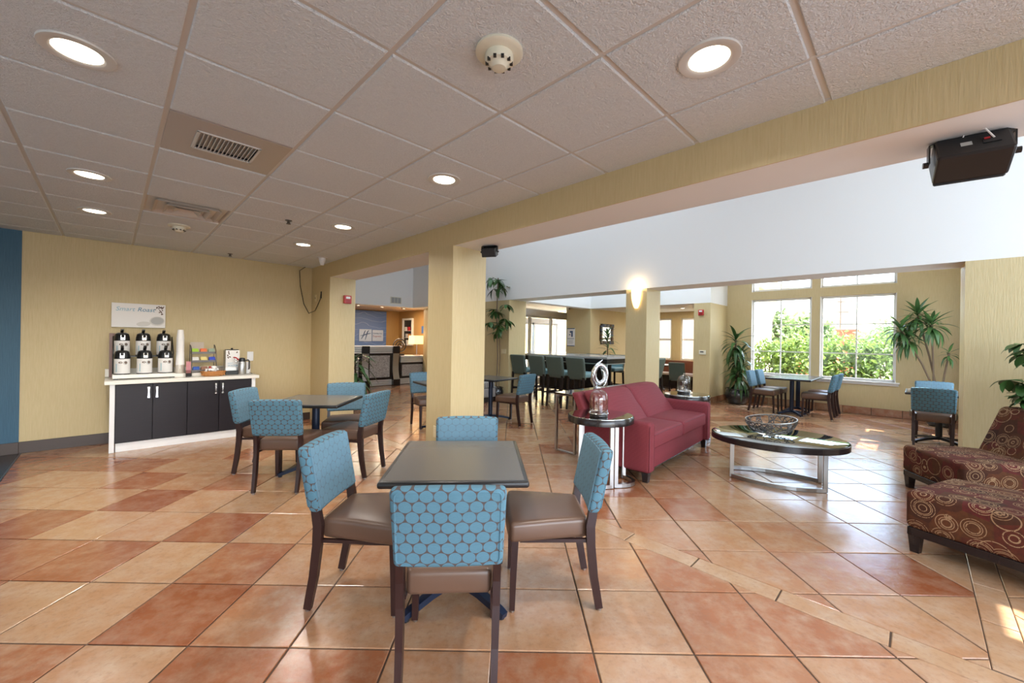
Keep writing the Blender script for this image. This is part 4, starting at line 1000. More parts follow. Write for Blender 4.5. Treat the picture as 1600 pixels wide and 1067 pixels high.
ott = thing('ottoman', 'low grey ottoman with a black and white striped cushion beside the tall thin plant', 'ottoman', AB(5.96, 7.08), YC)
ob('base', rbox(.27, .33, .10, .02, (0, 0, .21), (1, 1, 1)), mat('grey_fabric', (.30, .28, .27), .8), ott, smooth=True)
ob('plinth', boxes((-.24, .24, -.30, .30, .0, .11)), M['black_wood'], ott)
def stripes():
    m = mat('striped_fabric', (.6, .6, .6), .8); t = NT(m); sp = t.n('SeparateXYZ'); t.l(t.coord(), sp.inputs[0])
    q = t.math('FRACT', t.math('MULTIPLY', t.math('ADD', t.math('ADD', sp.outputs['X'], sp.outputs['Y']), 5.0), 22.0)); t.l(t.mix(t.math('GREATER_THAN', q, .5), (.02, .02, .02), (.55, .53, .50)), t.b.inputs['Base Color']); return m
ob('cushion', rbox(.26, .32, .07, .03, (0, 0, .385), (2, 2, 1)), stripes(), ott, smooth=True)
p4 = thing('potted_ficus', 'leafy dark plant at right edge in front of the yellow wall', 'plant', AB(6.22, -1.05), 0)
pot(p4, .2, .33, M['pot'])
umbrella_tree(p4, [(0, 0, .25), (.03, 0, .7), (-.03, .02, 1.1), (0, 0, 1.5)], [((-.20, -.02, 1.08), 10, .24), ((-.05, 0, 1.25), 8, .26), ((-.16, -.05, 1.0), 8, .20), ((-.38, .12, 1.12), 2, .08), ((-.30, .10, 1.38), 3, .10)], [leafmesh('ficus_leaf', .17, .07, d, M['leaf'], 5, .2, 1.0) for d in (.1, .3, .5)], rp)
p5 = thing('floor_plant', 'arching green strap-leaf plant behind the wall column near the reception desk', 'plant', AB(3.72, 8.5), 0)
pot(p5, .18, .30, M['pot'])
ob('cane', tube([(0, 0, .25), (.02, 0, .6), (.0, 0, .95)], .018, 8), M['bark'], p5, smooth=True)
leaf_set(p5, [(Vector((0, 0, .45 + .55 * q / 30)), q * 2.4, R(-10 + 55 * (q / 30)), rp.uniform(.9, 1.25), rp.randrange(3)) for q in range(30)], [leafmesh('strap_leaf', .50, .075, d, M['leaf2'], 7, .3, .7, .1) for d in (.5, .8, 1.0)], rp)
p6 = thing('bar_plant', 'small spiky dracaena behind the far end of the bar table', 'plant', AB(9.75, 6.05), 0)
pot(p6, .17, .30, M['pot'])
ob('cane', tube([(0, 0, .25), (.02, 0, .8), (0, 0, 1.45)], .016, 8), M['bark'], p6, smooth=True)
leaf_set(p6, [(Vector((0, 0, 1.0 + .62 * q / 30)), q * 2.4, R(-5 + 75 * (q / 30)), rp.uniform(.65, .9), rp.randrange(3)) for q in range(30)], strapA, rp)
# ------------------------------------------------------------------ ceiling fixtures
GL = 'recessed ceiling downlights'
first = None
for (a, b, l) in ((2.470, -.110, 'nearest at top left of the picture'), (4.317, -.123, 'second of the left row, left of the grille'), (5.554, -.121, 'farthest of the left row towards the coffee wall'),
                  (.615, 1.724, 'nearest above the beam side, upper right'), (2.456, 1.717, 'in the middle of the row along the beam'), (4.292, 1.727, 'third of the row along the beam'), (5.505, 1.719, 'farthest of the row along the beam')):
    lab = 'lit recessed downlight in white trim, ' + l; loc = AB(b, a, CEIL - .008)
    if first is None:
        t = thing('downlight', lab, 'downlight', loc, 0, GL); first = t
        ob('trim_ring', lath([(.118, .002), (.116, -.007), (.086, -.009), (.078, -.004), (.074, -.002)], 40), M['grid'], t, smooth=True)
        ob('lens', lath([(0, -.0042), (.070, -.0042), (.078, -.0035)], 32), M['lens'], t)
    else: t = dup(first, loc, 0, lab)
    d = bpy.data.lights.new('downlight_lamp', 'AREA'); d.shape = 'DISK'; d.size = .15; d.energy = 8; d.color = (1, .94, .86); d.spread = R(150)
    o = bpy.data.objects.new('downlight_lamp', d); COL.objects.link(o); o.parent = t; o.location = (0, 0, -.012)
def smoke(label, loc, m):
    t = thing('smoke_detector', label, 'smoke detector', loc, 0, 'ceiling smoke detectors')
    ob('base', lath([(.0, 0), (.094, 0), (.096, -.010), (.085, -.018), (.0, -.018)], 32), m, t, smooth=True)
    h = ob('head', lath([(.056, -.016), (.058, -.036), (.052, -.050), (.040, -.056), (.034, -.064), (.028, -.072), (0, -.076)], 28), m, t, smooth=True)
    ob('slots', boxes(*[(.049 * math.cos(q) - .006, .049 * math.cos(q) + .006, .049 * math.sin(q) - .006, .049 * math.sin(q) + .006, -.056, -.046) for q in [2 * PI * k / 10 for k in range(10)]]), M['black'], h)
    return t
smk = smoke('cream round smoke detector on the ceiling near the top centre', AB(1.10, 1.205, CEIL - .008), M['cream'])
dup(smk, AB(.507, 5.587, CEIL - .008), 0, 'small round smoke detector beyond the square air diffuser')
def sprinkler(label, loc):
    t = thing('sprinkler', label, 'sprinkler', loc, YC, 'ceiling fire sprinklers')
    ob('escutcheon', lath([(0, 0), (.032, 0), (.030, -.005), (0, -.006)], 16), M['wire'], t); ob('body', tube([(0, 0, 0), (0, 0, -.03)], .009, 8), M['wire'], t); ob('deflector', lath([(0, -.034), (.022, -.034), (.022, -.037), (0, -.037)], 12), M['wire'], t)
    ob('frame_arm', boxes((-.014, -.010, -.003, .003, -.035, -.012), (.010, .014, -.003, .003, -.035, -.012)), M['wire'], t); return t
spk = sprinkler('dark fire sprinkler in the ceiling between the diffuser and far downlights', AB(1.257, 4.478, CEIL - .008))
dup(spk, AB(1.20, 6.95, CEIL - .008), YC, 'dark fire sprinkler close above the coffee wall')
# supply grille panel (one ceiling cell) and square diffuser
gp = thing('air_grille', 'metal ceiling panel with a louvred return air grille', 'air grille', AB(BG - 2.5 * CT, AG + 1.5 * CT, CEIL), YC)
h = CT / 2 - .012
ob('panel', boxes((-h, h, -h, -.135, -.006, .004), (-h, h, .135, h, -.006, .004), (-h, -.15, -.135, .135, -.006, .004), (.15, h, -.135, .135, -.006, .004)), mat('panel_paint', (.42, .37, .34), .3, .2), gp)
ob('frame', boxes((-.16, -.148, -.145, .145, -.012, -.004), (.148, .16, -.145, .145, -.012, -.004), (-.16, .16, -.145, -.133, -.012, -.004), (-.16, .16, .133, .145, -.012, -.004)), M['grid'], gp)
for k in range(15):
    x = -.14 + k * .02; bm = new_bm(); addbox(bm, -.0015, .0015, -.133, .133, -.012, .012, M=Matrix.Translation((x, 0, -.002)) @ Matrix.Rotation(R(35), 4, 'Y')); ob('louvre', bm, M['grid'], gp)
ob('duct', boxes((-.15, .15, -.135, .135, .05, .055), (-.152, -.15, -.135, .135, .0, .05), (.15, .152, -.135, .135, 0, .05), (-.15, .15, -.137, -.135, 0, .05), (-.15, .15, .135, .137, 0, .05)), M['black'], gp)
df = thing('air_diffuser', 'square stepped air supply diffuser in the ceiling', 'air diffuser', AB(BG - 2.5 * CT, AG + 4.5 * CT, CEIL), YC)
def sqring(bm, r0, z0, r1, z1):
    a = [bm.verts.new((x * r0, y * r0, z0)) for x, y in ((-1, -1), (1, -1), (1, 1), (-1, 1))]; b = [bm.verts.new((x * r1, y * r1, z1)) for x, y in ((-1, -1), (1, -1), (1, 1), (-1, 1))]
    for k in range(4): bm.faces.new((a[k], a[(k + 1) % 4], b[(k + 1) % 4], b[k]))
M['diff'] = plaster('diffuser_paint', (.56, .50, .44), .4, 10, .01)
for (r0, z0, r1, z1) in ((h, 0, .245, .055), (.235, -.015, .175, .05), (.16, -.022, .10, .045)):
    bm = new_bm(); sqring(bm, r0, z0, r1, z1); sqring(bm, r0 + .006, z0 - .002, r0, z0); ob('cone', bm, M['diff'], df)
bm = new_bm(); sqring(bm, .095, -.02, .03, .02); sqring(bm, .03, .02, .001, .02); ob('centre_cone', bm, M['diff'], df)
ob('duct', boxes((-.29, .29, -.29, .29, .095, .10)), M['black'], df)
cs_ = thing('cone_fixture', 'small white cone-shaped spot fixture on the ceiling by the beam', 'ceiling fixture', AB(2.20, 6.20, CEIL - .008), 0)
ob('plate', lath([(0, 0), (.075, 0), (.07, -.010), (0, -.010)], 20), M['grid'], cs_); ob('cone', lath([(.05, -.008), (.042, -.05), (.026, -.105), (.02, -.11), (0, -.11)], 20), M['white_plastic'], cs_, smooth=True)
# speakers under the beam
def speaker(label, loc, rz, s, tilt):
    t = thing('speaker', label, 'speaker', loc, rz, 'black speakers under the beam')
    Mx = Matrix.Translation((0, 0, -.115 * s)) @ Matrix.Rotation(tilt, 4, 'X')
    bm = new_bm(); addbox(bm, -.135 * s, .135 * s, -.085 * s, .075 * s, -.082 * s, .082 * s, .012 * s, 2, Mx); ob('cabinet', bm, M['plastic'], t)
    bm = new_bm(); addbox(bm, -.128 * s, .128 * s, .075 * s, .092 * s, -.075 * s, .075 * s, .006 * s, 1, Mx); ob('grille', bm, M['grille'], t)
    ob('bracket', tube([(-.15 * s, 0, -.115 * s), (-.15 * s, 0, -.02 * s), (-.12 * s, 0, -.006), (.12 * s, 0, -.006), (.15 * s, 0, -.02 * s), (.15 * s, 0, -.115 * s)], 0, prof=rect(.006, .05 * s), side=None), M['plastic'], t)
    for q in (-1, 1):
        bm = new_bm(); lathe(bm, [(0, 0), (.016 * s, 0), (.016 * s, .022 * s), (0, .022 * s)], 10)
        bmesh.ops.transform(bm, matrix=Matrix.Translation((q * .15 * s, 0, -.115 * s)) @ Matrix.Rotation(q * PI / 2, 4, 'Y'), verts=bm.verts); ob('knob', bm, M['plastic'], t)
    bm = new_bm(); addbox(bm, .03 * s, .09 * s, -.089 * s, -.085 * s, -.02 * s, .025 * s, M=Mx); ob('terminal_plate', bm, M['black'], t)
    bm = new_bm(); addbox(bm, .035 * s, .055 * s, -.094 * s, -.088 * s, .008 * s, .018 * s, M=Mx); ob('terminal', bm, M['red'], t)
    bm = new_bm(); addbox(bm, -.045 * s, -.005 * s, -.0862 * s, -.085 * s, -.012 * s, .018 * s, M=Mx); ob('rating_label', bm, M['cup_grey'], t)
    ob('wire', tube([Mx @ Vector((.07 * s, -.088 * s, .01 * s)), Mx @ Vector((.04 * s, -.12 * s, .05 * s)), Mx @ Vector((-.02 * s, -.10 * s, .09 * s)), (-.03 * s, -.02, -.012)], .004 * s, 6), M['paper'], t, smooth=True)
    return t
speaker('large black speaker on a bracket under the beam at upper right', AB(2.70, -.155, BT), YC - R(82), .86, R(-38))
speaker('small black speaker under the beam at the top of the near column', AB(2.68, 3.03, BT), YC + R(120), .55, R(-25))
# ------------------------------------------------------------------ wall devices
def alarm(label, loc, rz):
    t = thing('fire_alarm', label, 'fire alarm', loc, rz, 'red wall fire alarms')
    ob('housing', boxes((-.060, .060, -.045, 0, -.065, .065), bev=.008, seg=2), M['red'], t); ob('strobe', boxes((-.035, .035, -.058, -.044, .010, .045), bev=.006), M['white_plastic'], t)
    ob('horn_grille', boxes(*[(-.035, .035, -.048, -.044, -.05 + .012 * k, -.045 + .012 * k) for k in range(4)]), mat('dark_red', (.18, .01, .012), .5), t); return t
al = alarm('red fire alarm strobe on the pale wall column near the reception opening', AB(2.694, 6.494, 2.01), YC)
dup(al, AB(9.8, 3.572, 2.12), YC - PI / 2, 'red fire alarm strobe on the yellow pier left of the big windows')
th = thing('thermostat', 'cream thermostat on the yellow pier below the fire alarm', 'thermostat', AB(9.8, 3.53, 1.19), YC - PI / 2)
ob('case', boxes((-.075, .075, -.03, 0, -.05, .05), bev=.006), M['cream'], th); ob('display', boxes((-.045, .03, -.032, -.029, .0, .025)), M['ink'], th)
vp = thing('blank_plate', 'ivory double wall plate on the yellow wall left of the bar stools', 'wall plate', AB(6.735, 6.88, 1.15), YC - PI / 2) if False else thing('blank_plate', 'ivory double wall plate on the yellow wall left of the bar stools', 'wall plate', AB(6.6, 6.90, 1.13), YC - PI / 2)
ob('plate', boxes((-.085, .085, -.008, 0, -.055, .055), bev=.003), M['ivory'], vp); ob('rocker', boxes((-.06, -.02, -.011, -.008, -.03, .03), (.02, .06, -.011, -.008, -.03, .03)), M['ivory'], vp)
vt = thing('wall_vent', 'small white three-panel air vent on the high white wall above the reception', 'vent', AB(6.03, 11.0, 2.53), YC)
ob('frame', boxes((-.18, .18, -.012, 0, -.10, .10), bev=.003), M['cream'], vt)
for k in range(3): ob('louvre_panel', boxes(*[(-.15 + .105 * k, -.06 + .105 * k, -.016, -.012, -.075 + .02 * j, -.062 + .02 * j) for j in range(8)]), M['grey_v'] if 'grey_v' in M else M.setdefault('grey_v', mat('grey_vent', (.25, .26, .30), .5)), vt)
sn = thing('wall_sconce', 'lit tapered glass wall sconce on the yellow column behind the sofa', 'sconce', AB(6.6, 3.512, 2.0), YC - PI / 2)
n = 16; bm = new_bm(); pr = None
for (w, dpt, z) in ((.030, .035, 0), (.055, .062, .05), (.075, .088, .13), (.085, .102, .22), (.088, .108, .325)):
    ring = [bm.verts.new((w * math.cos(PI + PI * k / n), -.012 + dpt * math.sin(PI + PI * k / n), z)) for k in range(n + 1)]
    if pr:
        for k in range(n): bm.faces.new((pr[k], pr[k + 1], ring[k + 1], ring[k]))
    else: bm.faces.new(ring)
    pr = ring
ob('glass_shade', bm, M['sconce'], sn, smooth=True); ob('back_plate', boxes((-.04, .04, -.012, 0, .06, .26)), M['nickel'], sn)
d = bpy.data.lights.new('sconce_lamp', 'POINT'); d.energy = 5; d.color = (1, .72, .38); d.shadow_soft_size = .03
o = bpy.data.objects.new('sconce_lamp', d); COL.objects.link(o); o.parent = sn; o.location = (0, -.07, .36)
cb = ob('hanging_cable', tube([W(7.25, 2.30, CEIL - .01), W(7.27, 2.22, 2.50), W(7.29, 2.24, 2.25), W(7.288, 2.30, 1.95), W(7.285, 2.38, 1.80), W(7.1, 2.416, 1.84), W(6.98, 2.416, 1.93), W(6.87, 2.416, 2.02), W(6.85, 2.416, 2.10)], .006, 6), M['plastic'], None, smooth=True); tag(cb, 'loose black cable hanging from the ceiling corner by the wall column', 'cable')
jb = thing('cable_socket', 'small ivory cable wall plate in the corner beside the hanging cable', 'socket', AB(2.426, 7.10, 2.05), YC - PI / 2)
ob('plate', boxes((-.035, .035, -.006, 0, -.055, .055), bev=.002), M['ivory'], jb); ob('connector', tube([(0, -.004, 0), (0, -.014, 0)], .008, 8), M['wire'], jb)
br = thing('cable_bracket', 'small black coax connector bracket on the dark face of the wall column', 'bracket', AB(2.426, 6.85, 2.08), YC - PI / 2)
ob('clip', boxes((-.012, .012, -.012, 0, -.05, .06), (-.012, .03, -.02, -.008, -.05, -.03)), M['plastic'], br)
# ------------------------------------------------------------------ reception
def granite():
    m = mat('grey_granite', (.4, .36, .33), .3); t = NT(m); f = t.noise(t.coord(), 38, 5, .75); f2 = t.noise(t.coord(), 120, 2)
    t.l(t.ramp(t.math('ADD', t.math('MULTIPLY', f, .75), t.math('MULTIPLY', f2, .25)), [(.35, (.10, .085, .08)), (.48, (.36, .32, .29)), (.6, (.55, .50, .46)), (.75, (.62, .58, .54))]), t.b.inputs['Base Color']); return m
M['granite'] = granite()
rd = thing('reception_desk', 'curved-bracket reception desk with granite panels and silver fascia', 'reception desk', AB(0, 11.0), YC)
ob('carcass', boxes((3.9, 6.22, .06, .62, .02, 1.13)), M['black_wood'], rd)
ob('counter', boxes((3.85, 6.24, -.03, .66, 1.13, 1.165), bev=.006), M['white_lam'], rd)
SL = M['sfascia'] = mat('satin_silver', (.72, .71, .69), .28, .55)
for (b0, b1) in ((3.9, 5.0), (5.225, 5.945)):
    for k in range(3): ob('fascia_slat', boxes((b0, b1, -.012, .06, .955 + .06 * k, 1.008 + .06 * k), bev=.006), SL, rd)
    for k in range(3): ob('plinth_slat', boxes((b0, b1, .02, .06, .012 + .058 * k, .064 + .058 * k), bev=.006), SL, rd)
    ob('panel_frame', boxes((b0, b1, .02, .06, .19, .24), (b0, b1, .02, .06, .90, .95), (b0, b0 + .02, .02, .06, .24, .9), (b1 - .06, b1, .02, .06, .24, .9)), M['black_wood'], rd)
    pn = ob('granite_panel', boxes((b0 + .03, b1 - .07, .015, .058, .25, .89), bev=.004), M['granite'], rd)
    ob('stud', boxes(*[(x - .012, x + .012, .008, .016, z - .012, z + .012) for x in (b0 + .06, b1 - .10) for z in (.28, .86)]), SL, pn)
for b0 in (5.0, 5.945):
    ob('post_cap', boxes((b0, b0 + .225, -.05, .06, .95, 1.166), bev=.006), M['black_wood'], rd); ob('post_foot', boxes((b0, b0 + .225, -.09, .06, 0, .18), bev=.006), M['black_wood'], rd)
    ob('post', boxes((b0, b0 + .225, .02, .07, .18, .95)), M['black_wood'], rd)
    ob('curved_bracket', tube([(b0 + .1125, -.02, .95), (b0 + .1125, -.005, .82), (b0 + .1125, .012, .62), (b0 + .1125, .008, .45), (b0 + .1125, -.03, .29), (b0 + .1125, -.07, .18)], 0, prof=rect(.19, .02), side=(1, 0, 0)), M['steel'], rd, smooth=True)
ld = thing('reception_counter', 'lower end section of the reception desk holding the lit lamp', 'reception desk', AB(0, 11.05), YC)
ob('carcass', boxes((6.25, 7.36, .06, .7, .02, .83)), M['black_wood'], ld); ob('counter', boxes((6.245, 7.38, -.02, .74, .83, .865), bev=.006), M['white_lam'], ld)
for k in range(3): ob('fascia_slat', boxes((6.25, 7.36, -.01, .06, .665 + .054 * k, .713 + .054 * k), bev=.006), SL, ld)
for k in range(3): ob('plinth_slat', boxes((6.25, 7.36, .02, .06, .012 + .058 * k, .064 + .058 * k), bev=.006), SL, ld)
ob('granite_panel', boxes((6.32, 7.14, .03, .07, .25, .60), bev=.004), M['granite'], ld); ob('panel_frame', boxes((6.25, 6.31, .035, .06, .19, .66), (6.31, 7.36, .035, .06, .61, .66), (6.31, 7.36, .035, .06, .19, .24), (7.15, 7.36, .035, .06, .24, .61)), M['black_wood'], ld)
def blue_panel():
    m = mat('blue_wave_panel', (.08, .14, .32), .4); t = NT(m); sp = t.n('SeparateXYZ'); t.l(t.coord(), sp.inputs[0])
    w = t.math('ADD', t.math('MULTIPLY', sp.outputs['Z'], 5.2), t.math('MULTIPLY', t.math('SINE', t.math('MULTIPLY', sp.outputs['X'], 4.0)), .35)); n = t.noise(t.mapping(t.coord(), (1.2, 1, 2)), 1.2, 2)
    fr = t.math('FRACT', t.math('ADD', w, t.math('MULTIPLY', n, 2.0))); line = t.math('LESS_THAN', t.math('ABSOLUTE', t.math('SUBTRACT', fr, .5)), .05)
    t.l(t.mix(line, (.085, .16, .36), (.16, .24, .45)), t.b.inputs['Base Color']); return m
bp = thing('wave_panel', 'blue wave-patterned backdrop panel behind the reception desk', 'wall panel', AB(0, 13.25), YC)
ob('panel', boxes((4.2, 6.89, -.04, 0, .05, 2.33), bev=.003), blue_panel(), bp)
M['sign_plate'] = mat('pale_blue_plate', (.38, .46, .60), .4); M['sign_ink'] = mat('dark_blue_ink', (.05, .09, .19), .5)
bs = thing('hotel_sign', 'pale two-plate hotel name sign on the blue backdrop panel', 'sign', AB(0, 13.205), YC)
ob('plate', boxes((5.90, 6.34, -.02, 0, 1.28, 1.69), bev=.003), M['sign_plate'], bs); ob('plate', boxes((6.37, 6.76, -.02, 0, 1.29, 1.675), bev=.003), M['sign_plate'], bs)
for pts in ([(5.98, 1.36), (6.04, 1.46), (6.09, 1.60), (6.12, 1.65)], [(6.11, 1.33), (6.15, 1.46), (6.19, 1.60), (6.23, 1.65)], [(5.95, 1.47), (6.06, 1.49), (6.17, 1.53), (6.30, 1.555)]):
    ob('emblem_stroke', tube([(x, -.024, z) for x, z in pts], .016, 6, False, [.5, 1, 1, .6]), M['sign_ink'], bs, smooth=True)
txt('lettering', 'Holiday Inn', .072, at(6.385, -.0225, 1.535), M['sign_ink'], bs, .15); txt('lettering', 'Express', .098, at(6.385, -.0225, 1.43), mat('maroon_ink', (.22, .05, .07), .5), bs)
dc = thing('display_case', 'white framed recessed display case with dark goods on the reception side wall', 'display case', AB(7.40, 12.58), YC - PI / 2)   # local x = -a
ob('frame', boxes((-.34, -.28, -.06, 0, 1.16, 2.10), (.28, .34, -.06, 0, 1.16, 2.10), (-.28, .28, -.06, 0, 1.16, 1.22), (-.28, .28, -.06, 0, 2.04, 2.10)), M['trim'], dc)
ob('back', boxes((-.28, .28, -.01, 0, 1.22, 2.04)), M['black'], dc)
for z in (1.42, 1.66): ob('shelf', boxes((-.28, .28, -.055, -.01, z, z + .012)), M['trim'], dc)
for k, (x, z, c_) in enumerate(((-.12, 1.672, 'cup_pale'), (.08, 1.672, 'red'), (-.05, 1.432, 'cup_grey'), (.12, 1.432, 'wicker'), (.0, 1.22, 'cup_pale'))):
    it = ob('souvenir', boxes((-.06, .06, -.03, .03, 0, .13), bev=.01), M[c_], None, AB(7.40 - .034, 12.58 - x, z), YC - PI / 2); tag(it, 'small %s souvenir on the %s shelf of the white display case' % (('pale', 'red', 'grey', 'tan', 'pale')[k], ('top', 'top', 'middle', 'middle', 'bottom')[k]), 'souvenir', 'souvenirs in the display case')
dl = thing('desk_lamp', 'lit table lamp with square orange-glowing shade on the lower reception counter', 'lamp', AB(6.98, 11.35, .866), YC)
ob('base', boxes((-.09, .09, -.09, .09, 0, .02), bev=.004), M['steel'], dl); ob('stem', tube([(0, 0, .02), (0, 0, .40)], .012, 8), M['steel'], dl)
bm = new_bm(); sqring(bm, .19, .36, .18, .63); ob('lamp_shade', bm, M['shade'], dl)
d = bpy.data.lights.new('desk_lamp_bulb', 'POINT'); d.energy = 10; d.color = (1, .66, .32); d.shadow_soft_size = .05
o = bpy.data.objects.new('desk_lamp_bulb', d); COL.objects.link(o); o.parent = dl; o.location = (0, 0, .68)
sw = thing('spiral_sculpture', 'dark iron spiral sculpture on the reception counter', 'sculpture', AB(6.42, 11.4, .866), YC)
ob('spiral', tube([((.03 + .22 * k / 60) * math.cos(R(16 * k)), 0, .30 + (.03 + .22 * k / 60) * math.sin(R(16 * k))) for k in range(61)], .018, 6), M['wire'], sw, smooth=True); ob('foot', boxes((-.12, .12, -.06, .06, 0, .05), bev=.004), M['wire'], sw)
bpic = thing('blue_picture', 'small blue picture on the orange wall above the lit lamp', 'picture', AB(7.40, 11.60, 1.70), YC - PI / 2)
ob('canvas', boxes((-.12, .12, -.02, 0, -.12, .12), bev=.002), mat('blue_print', (.03, .10, .32), .5), bpic)
for k in range(3):
    t = thing('recessed_spot', 'small recessed spot in the reception soffit, ' + ('leftmost of the row above the blue panel', 'middle of the row above the desk', 'rightmost of the row near the orange wall')[k], 'downlight', AB(5.2 + .75 * k, 11.7, 2.358), 0, 'spots in the reception soffit')
    ob('trim_ring', lath([(.07, 0), (.068, -.005), (.045, -.005), (.044, 0)], 20), M['grid'], t); ob('lens', lath([(0, -.001), (.045, -.001), (.045, 0)], 16), M['lens'], t)
    d = bpy.data.lights.new('spot_lamp', 'AREA'); d.shape = 'DISK'; d.size = .1; d.energy = 16; d.color = (1, .8, .56)
    o = bpy.data.objects.new('spot_lamp', d); COL.objects.link(o); o.parent = t; o.location = (0, 0, -.01)
# notice, mirror, picture, cafe furniture
nt = thing('wall_notice', 'white notice with a dark symbol on the orange column face by the entrance', 'notice', AB(9.8, 7.33, 1.52), YC - PI / 2)
ob('board', boxes((-.14, .14, -.012, 0, -.27, .27), bev=.002), M['paper'], nt); ob('rule', boxes((-.14, .14, -.014, -.012, .245, .27), (-.14, .14, -.014, -.012, -.27, -.245), (-.12, .12, -.014, -.012, -.05, -.035)), M['sign_ink'], nt)
ob('symbol', boxes((-.04, .07, -.014, -.012, .13, .19), (.01, .07, -.014, -.012, .01, .13), (-.07, -.02, -.014, -.012, .06, .09)), M['sign_ink'], nt); ob('text_lines', boxes(*[(-.10, .10 - .03 * (k % 2), -.014, -.012, -.10 - .03 * k, -.088 - .03 * k) for k in range(4)]), M['cup_grey'], nt)
mr = thing('mosaic_mirror', 'wall mirror in a dark mosaic frame beyond the bar table', 'mirror', AB(11.2, 7.0, 1.64), YC)
ob('glass', boxes((-.27, .27, -.02, 0, -.22, .22)), mat('mirror_glass', (.8, .85, .85), .02, 1.0), mr)
rm = random.Random(4)
for side in range(4):
    for k in range(9):
        u = -.33 + .0825 * k
        x0, x1, z0, z1 = ((u, u + .075, .22, .32) if side == 0 else (u, u + .075, -.32, -.22) if side == 1 else (-.37, -.27, u * .66, u * .66 + .05) if side == 2 else (.27, .37, u * .66, u * .66 + .05))
        ob('mosaic_piece', boxes((x0, x1, -.04 - rm.random() * .008, 0, z0, z1), bev=.003), M[rm.choice(['black_wood', 'bean', 'wire', 'sign_ink'])], mr)
br_ = thing('branch_picture', 'picture of dark branches at the corner beyond the bar table', 'picture', AB(12.9, 6.72, 1.62), YC - PI / 2)
ob('canvas', boxes((-.24, .24, -.03, 0, -.38, .38), bev=.003), mat('gold_canvas', (.45, .30, .11), .6), br_)
for k in range(7): ob('branch', tube([(-.18 + .05 * k, -.034, -.34), (-.10 + .04 * k, -.034, -.1 + .03 * k), (.02 + .03 * k, -.034, .12 + .03 * (k % 4))], .012, 5, False, [1, .8, .3]), M['ink'], br_)
bq = thing('banquette', 'dark cherry wood banquette under the cafe windows', 'bench', AB(12.55, 5.2), YC)
ob('back', boxes((.22, .34, -1.4, 1.4, .05, .84), bev=.01), M['cherry'], bq); ob('seat', boxes((-.25, .22, -1.4, 1.4, .40, .47), bev=.02, seg=2), mat('pale_seat', (.42, .36, .33), .5), bq); ob('plinth', boxes((-.2, .22, -1.4, 1.4, 0, .40)), M['black_wood'], bq)
ctb = make_table('cafe_table', 'small pale-topped cafe table in front of the cherry banquette', AB(11.75, 5.45), YC, .7, .7, M['black'], h=.75, top=M['paper'])
gc = thing('cafe_chair', 'green-backed chair between the sofa column and the yellow pier', 'chair', AB(10.95, 4.52), face(EB.x, EB.y))
ob('seat', rbox(.22, .22, .05, .03, (0, .02, .43), (3, 3, 1)), M['green_vinyl'], gc, smooth=True); ob('backrest', rbox(.215, .035, .22, .03, (0, -.215, .66), (3, 1, 3), lambda q: (q.x, q.y - .03 * q.z / .2, q.z)), M['green_vinyl'], gc, smooth=True)
for s in (-1, 1):
    for y in (.19, -.21): ob('leg', tube([(s * .18, y, .4), (s * .185, y * 1.08, 0)], 0, prof=rect(.036, .036), side=(1, 0, 0)), M['black_wood'], gc)
csp = thing('cafe_downlight', 'small lit ceiling light in the cafe room beyond the columns', 'downlight', AB(11.6, 4.75, 2.399), 0)
ob('trim_ring', lath([(.09, 0), (.088, -.006), (.06, -.006), (.058, 0)], 20), M['grid'], csp); ob('lens', lath([(0, -.001), (.06, -.001), (.06, 0)], 16), M['lens'], csp)
d = bpy.data.lights.new('cafe_lamp', 'AREA'); d.shape = 'DISK'; d.size = .14; d.energy = 35; d.color = (1, .88, .7)
o = bpy.data.objects.new('cafe_lamp', d); COL.objects.link(o); o.parent = csp; o.location = (0, 0, -.012)
# newspaper / brochure rack glimpsed behind the column
# ------------------------------------------------------------------ outside the windows
struct('ground', boxes((11.12, 60, -30, 40, -.4, -.15)), plaster('ground', (.30, .27, .20), .9, 8, .3))
struct('ground_entry', boxes((-2, 11.12, 10.8, 40, -.4, -.02)), plaster('paving', (.45, .43, .40), .8, 8, .1))
def foliage(name, n, shape, ls, m, rnd, parent):
    bm = new_bm()
    for _ in range(n):
        p = shape(); s_ = ls * rnd.uniform(.6, 1.3)
        Q = Matrix.Translation(p) @ Matrix.Rotation(rnd.uniform(0, 6.28), 4, 'Z') @ Matrix.Rotation(rnd.uniform(-1.2, 1.2), 4, 'Y') @ Matrix.Rotation(rnd.uniform(-1.2, 1.2), 4, 'X')
        v = [bm.verts.new(Q @ Vector(q)) for q in ((0, 0, 0), (s_ * .5, s_ * .26, s_ * .06), (s_, 0, 0), (s_ * .5, -s_ * .26, s_ * .06))]
        bm.faces.new((v[0], v[1], v[2])); bm.faces.new((v[0], v[2], v[3]))
    o = ob(name, bm, m, parent); o['kind'] = 'stuff'; return o
ro = random.Random(31)
def shell(rx, ry, rz_, zc):
    def f():
        d = Vector((ro.gauss(0, 1), ro.gauss(0, 1), ro.gauss(0, 1))).normalized(); k = ro.uniform(.62, 1.05) 
        k *= 1 + .12 * math.sin(d.x * 7 + 1) * math.cos(d.z * 6)
        return Vector((d.x * rx * k, d.y * ry * k, max(-zc + .05, d.z * rz_ * k) + zc))
    return f
labs = ['leftmost under the roof corner', 'second from the left, at the left window', 'behind the gap between the two windows', 'in the middle of the right window', 'at the right edge of the right window', 'beyond the right window frame']
hp = [(13.3, 2.95, 1.02), (13.25, 2.1, 1.13), (13.35, 1.3, 1.10), (13.2, .5, 1.10), (13.3, -.35, 1.16), (13.2, -1.25, 1.10)]
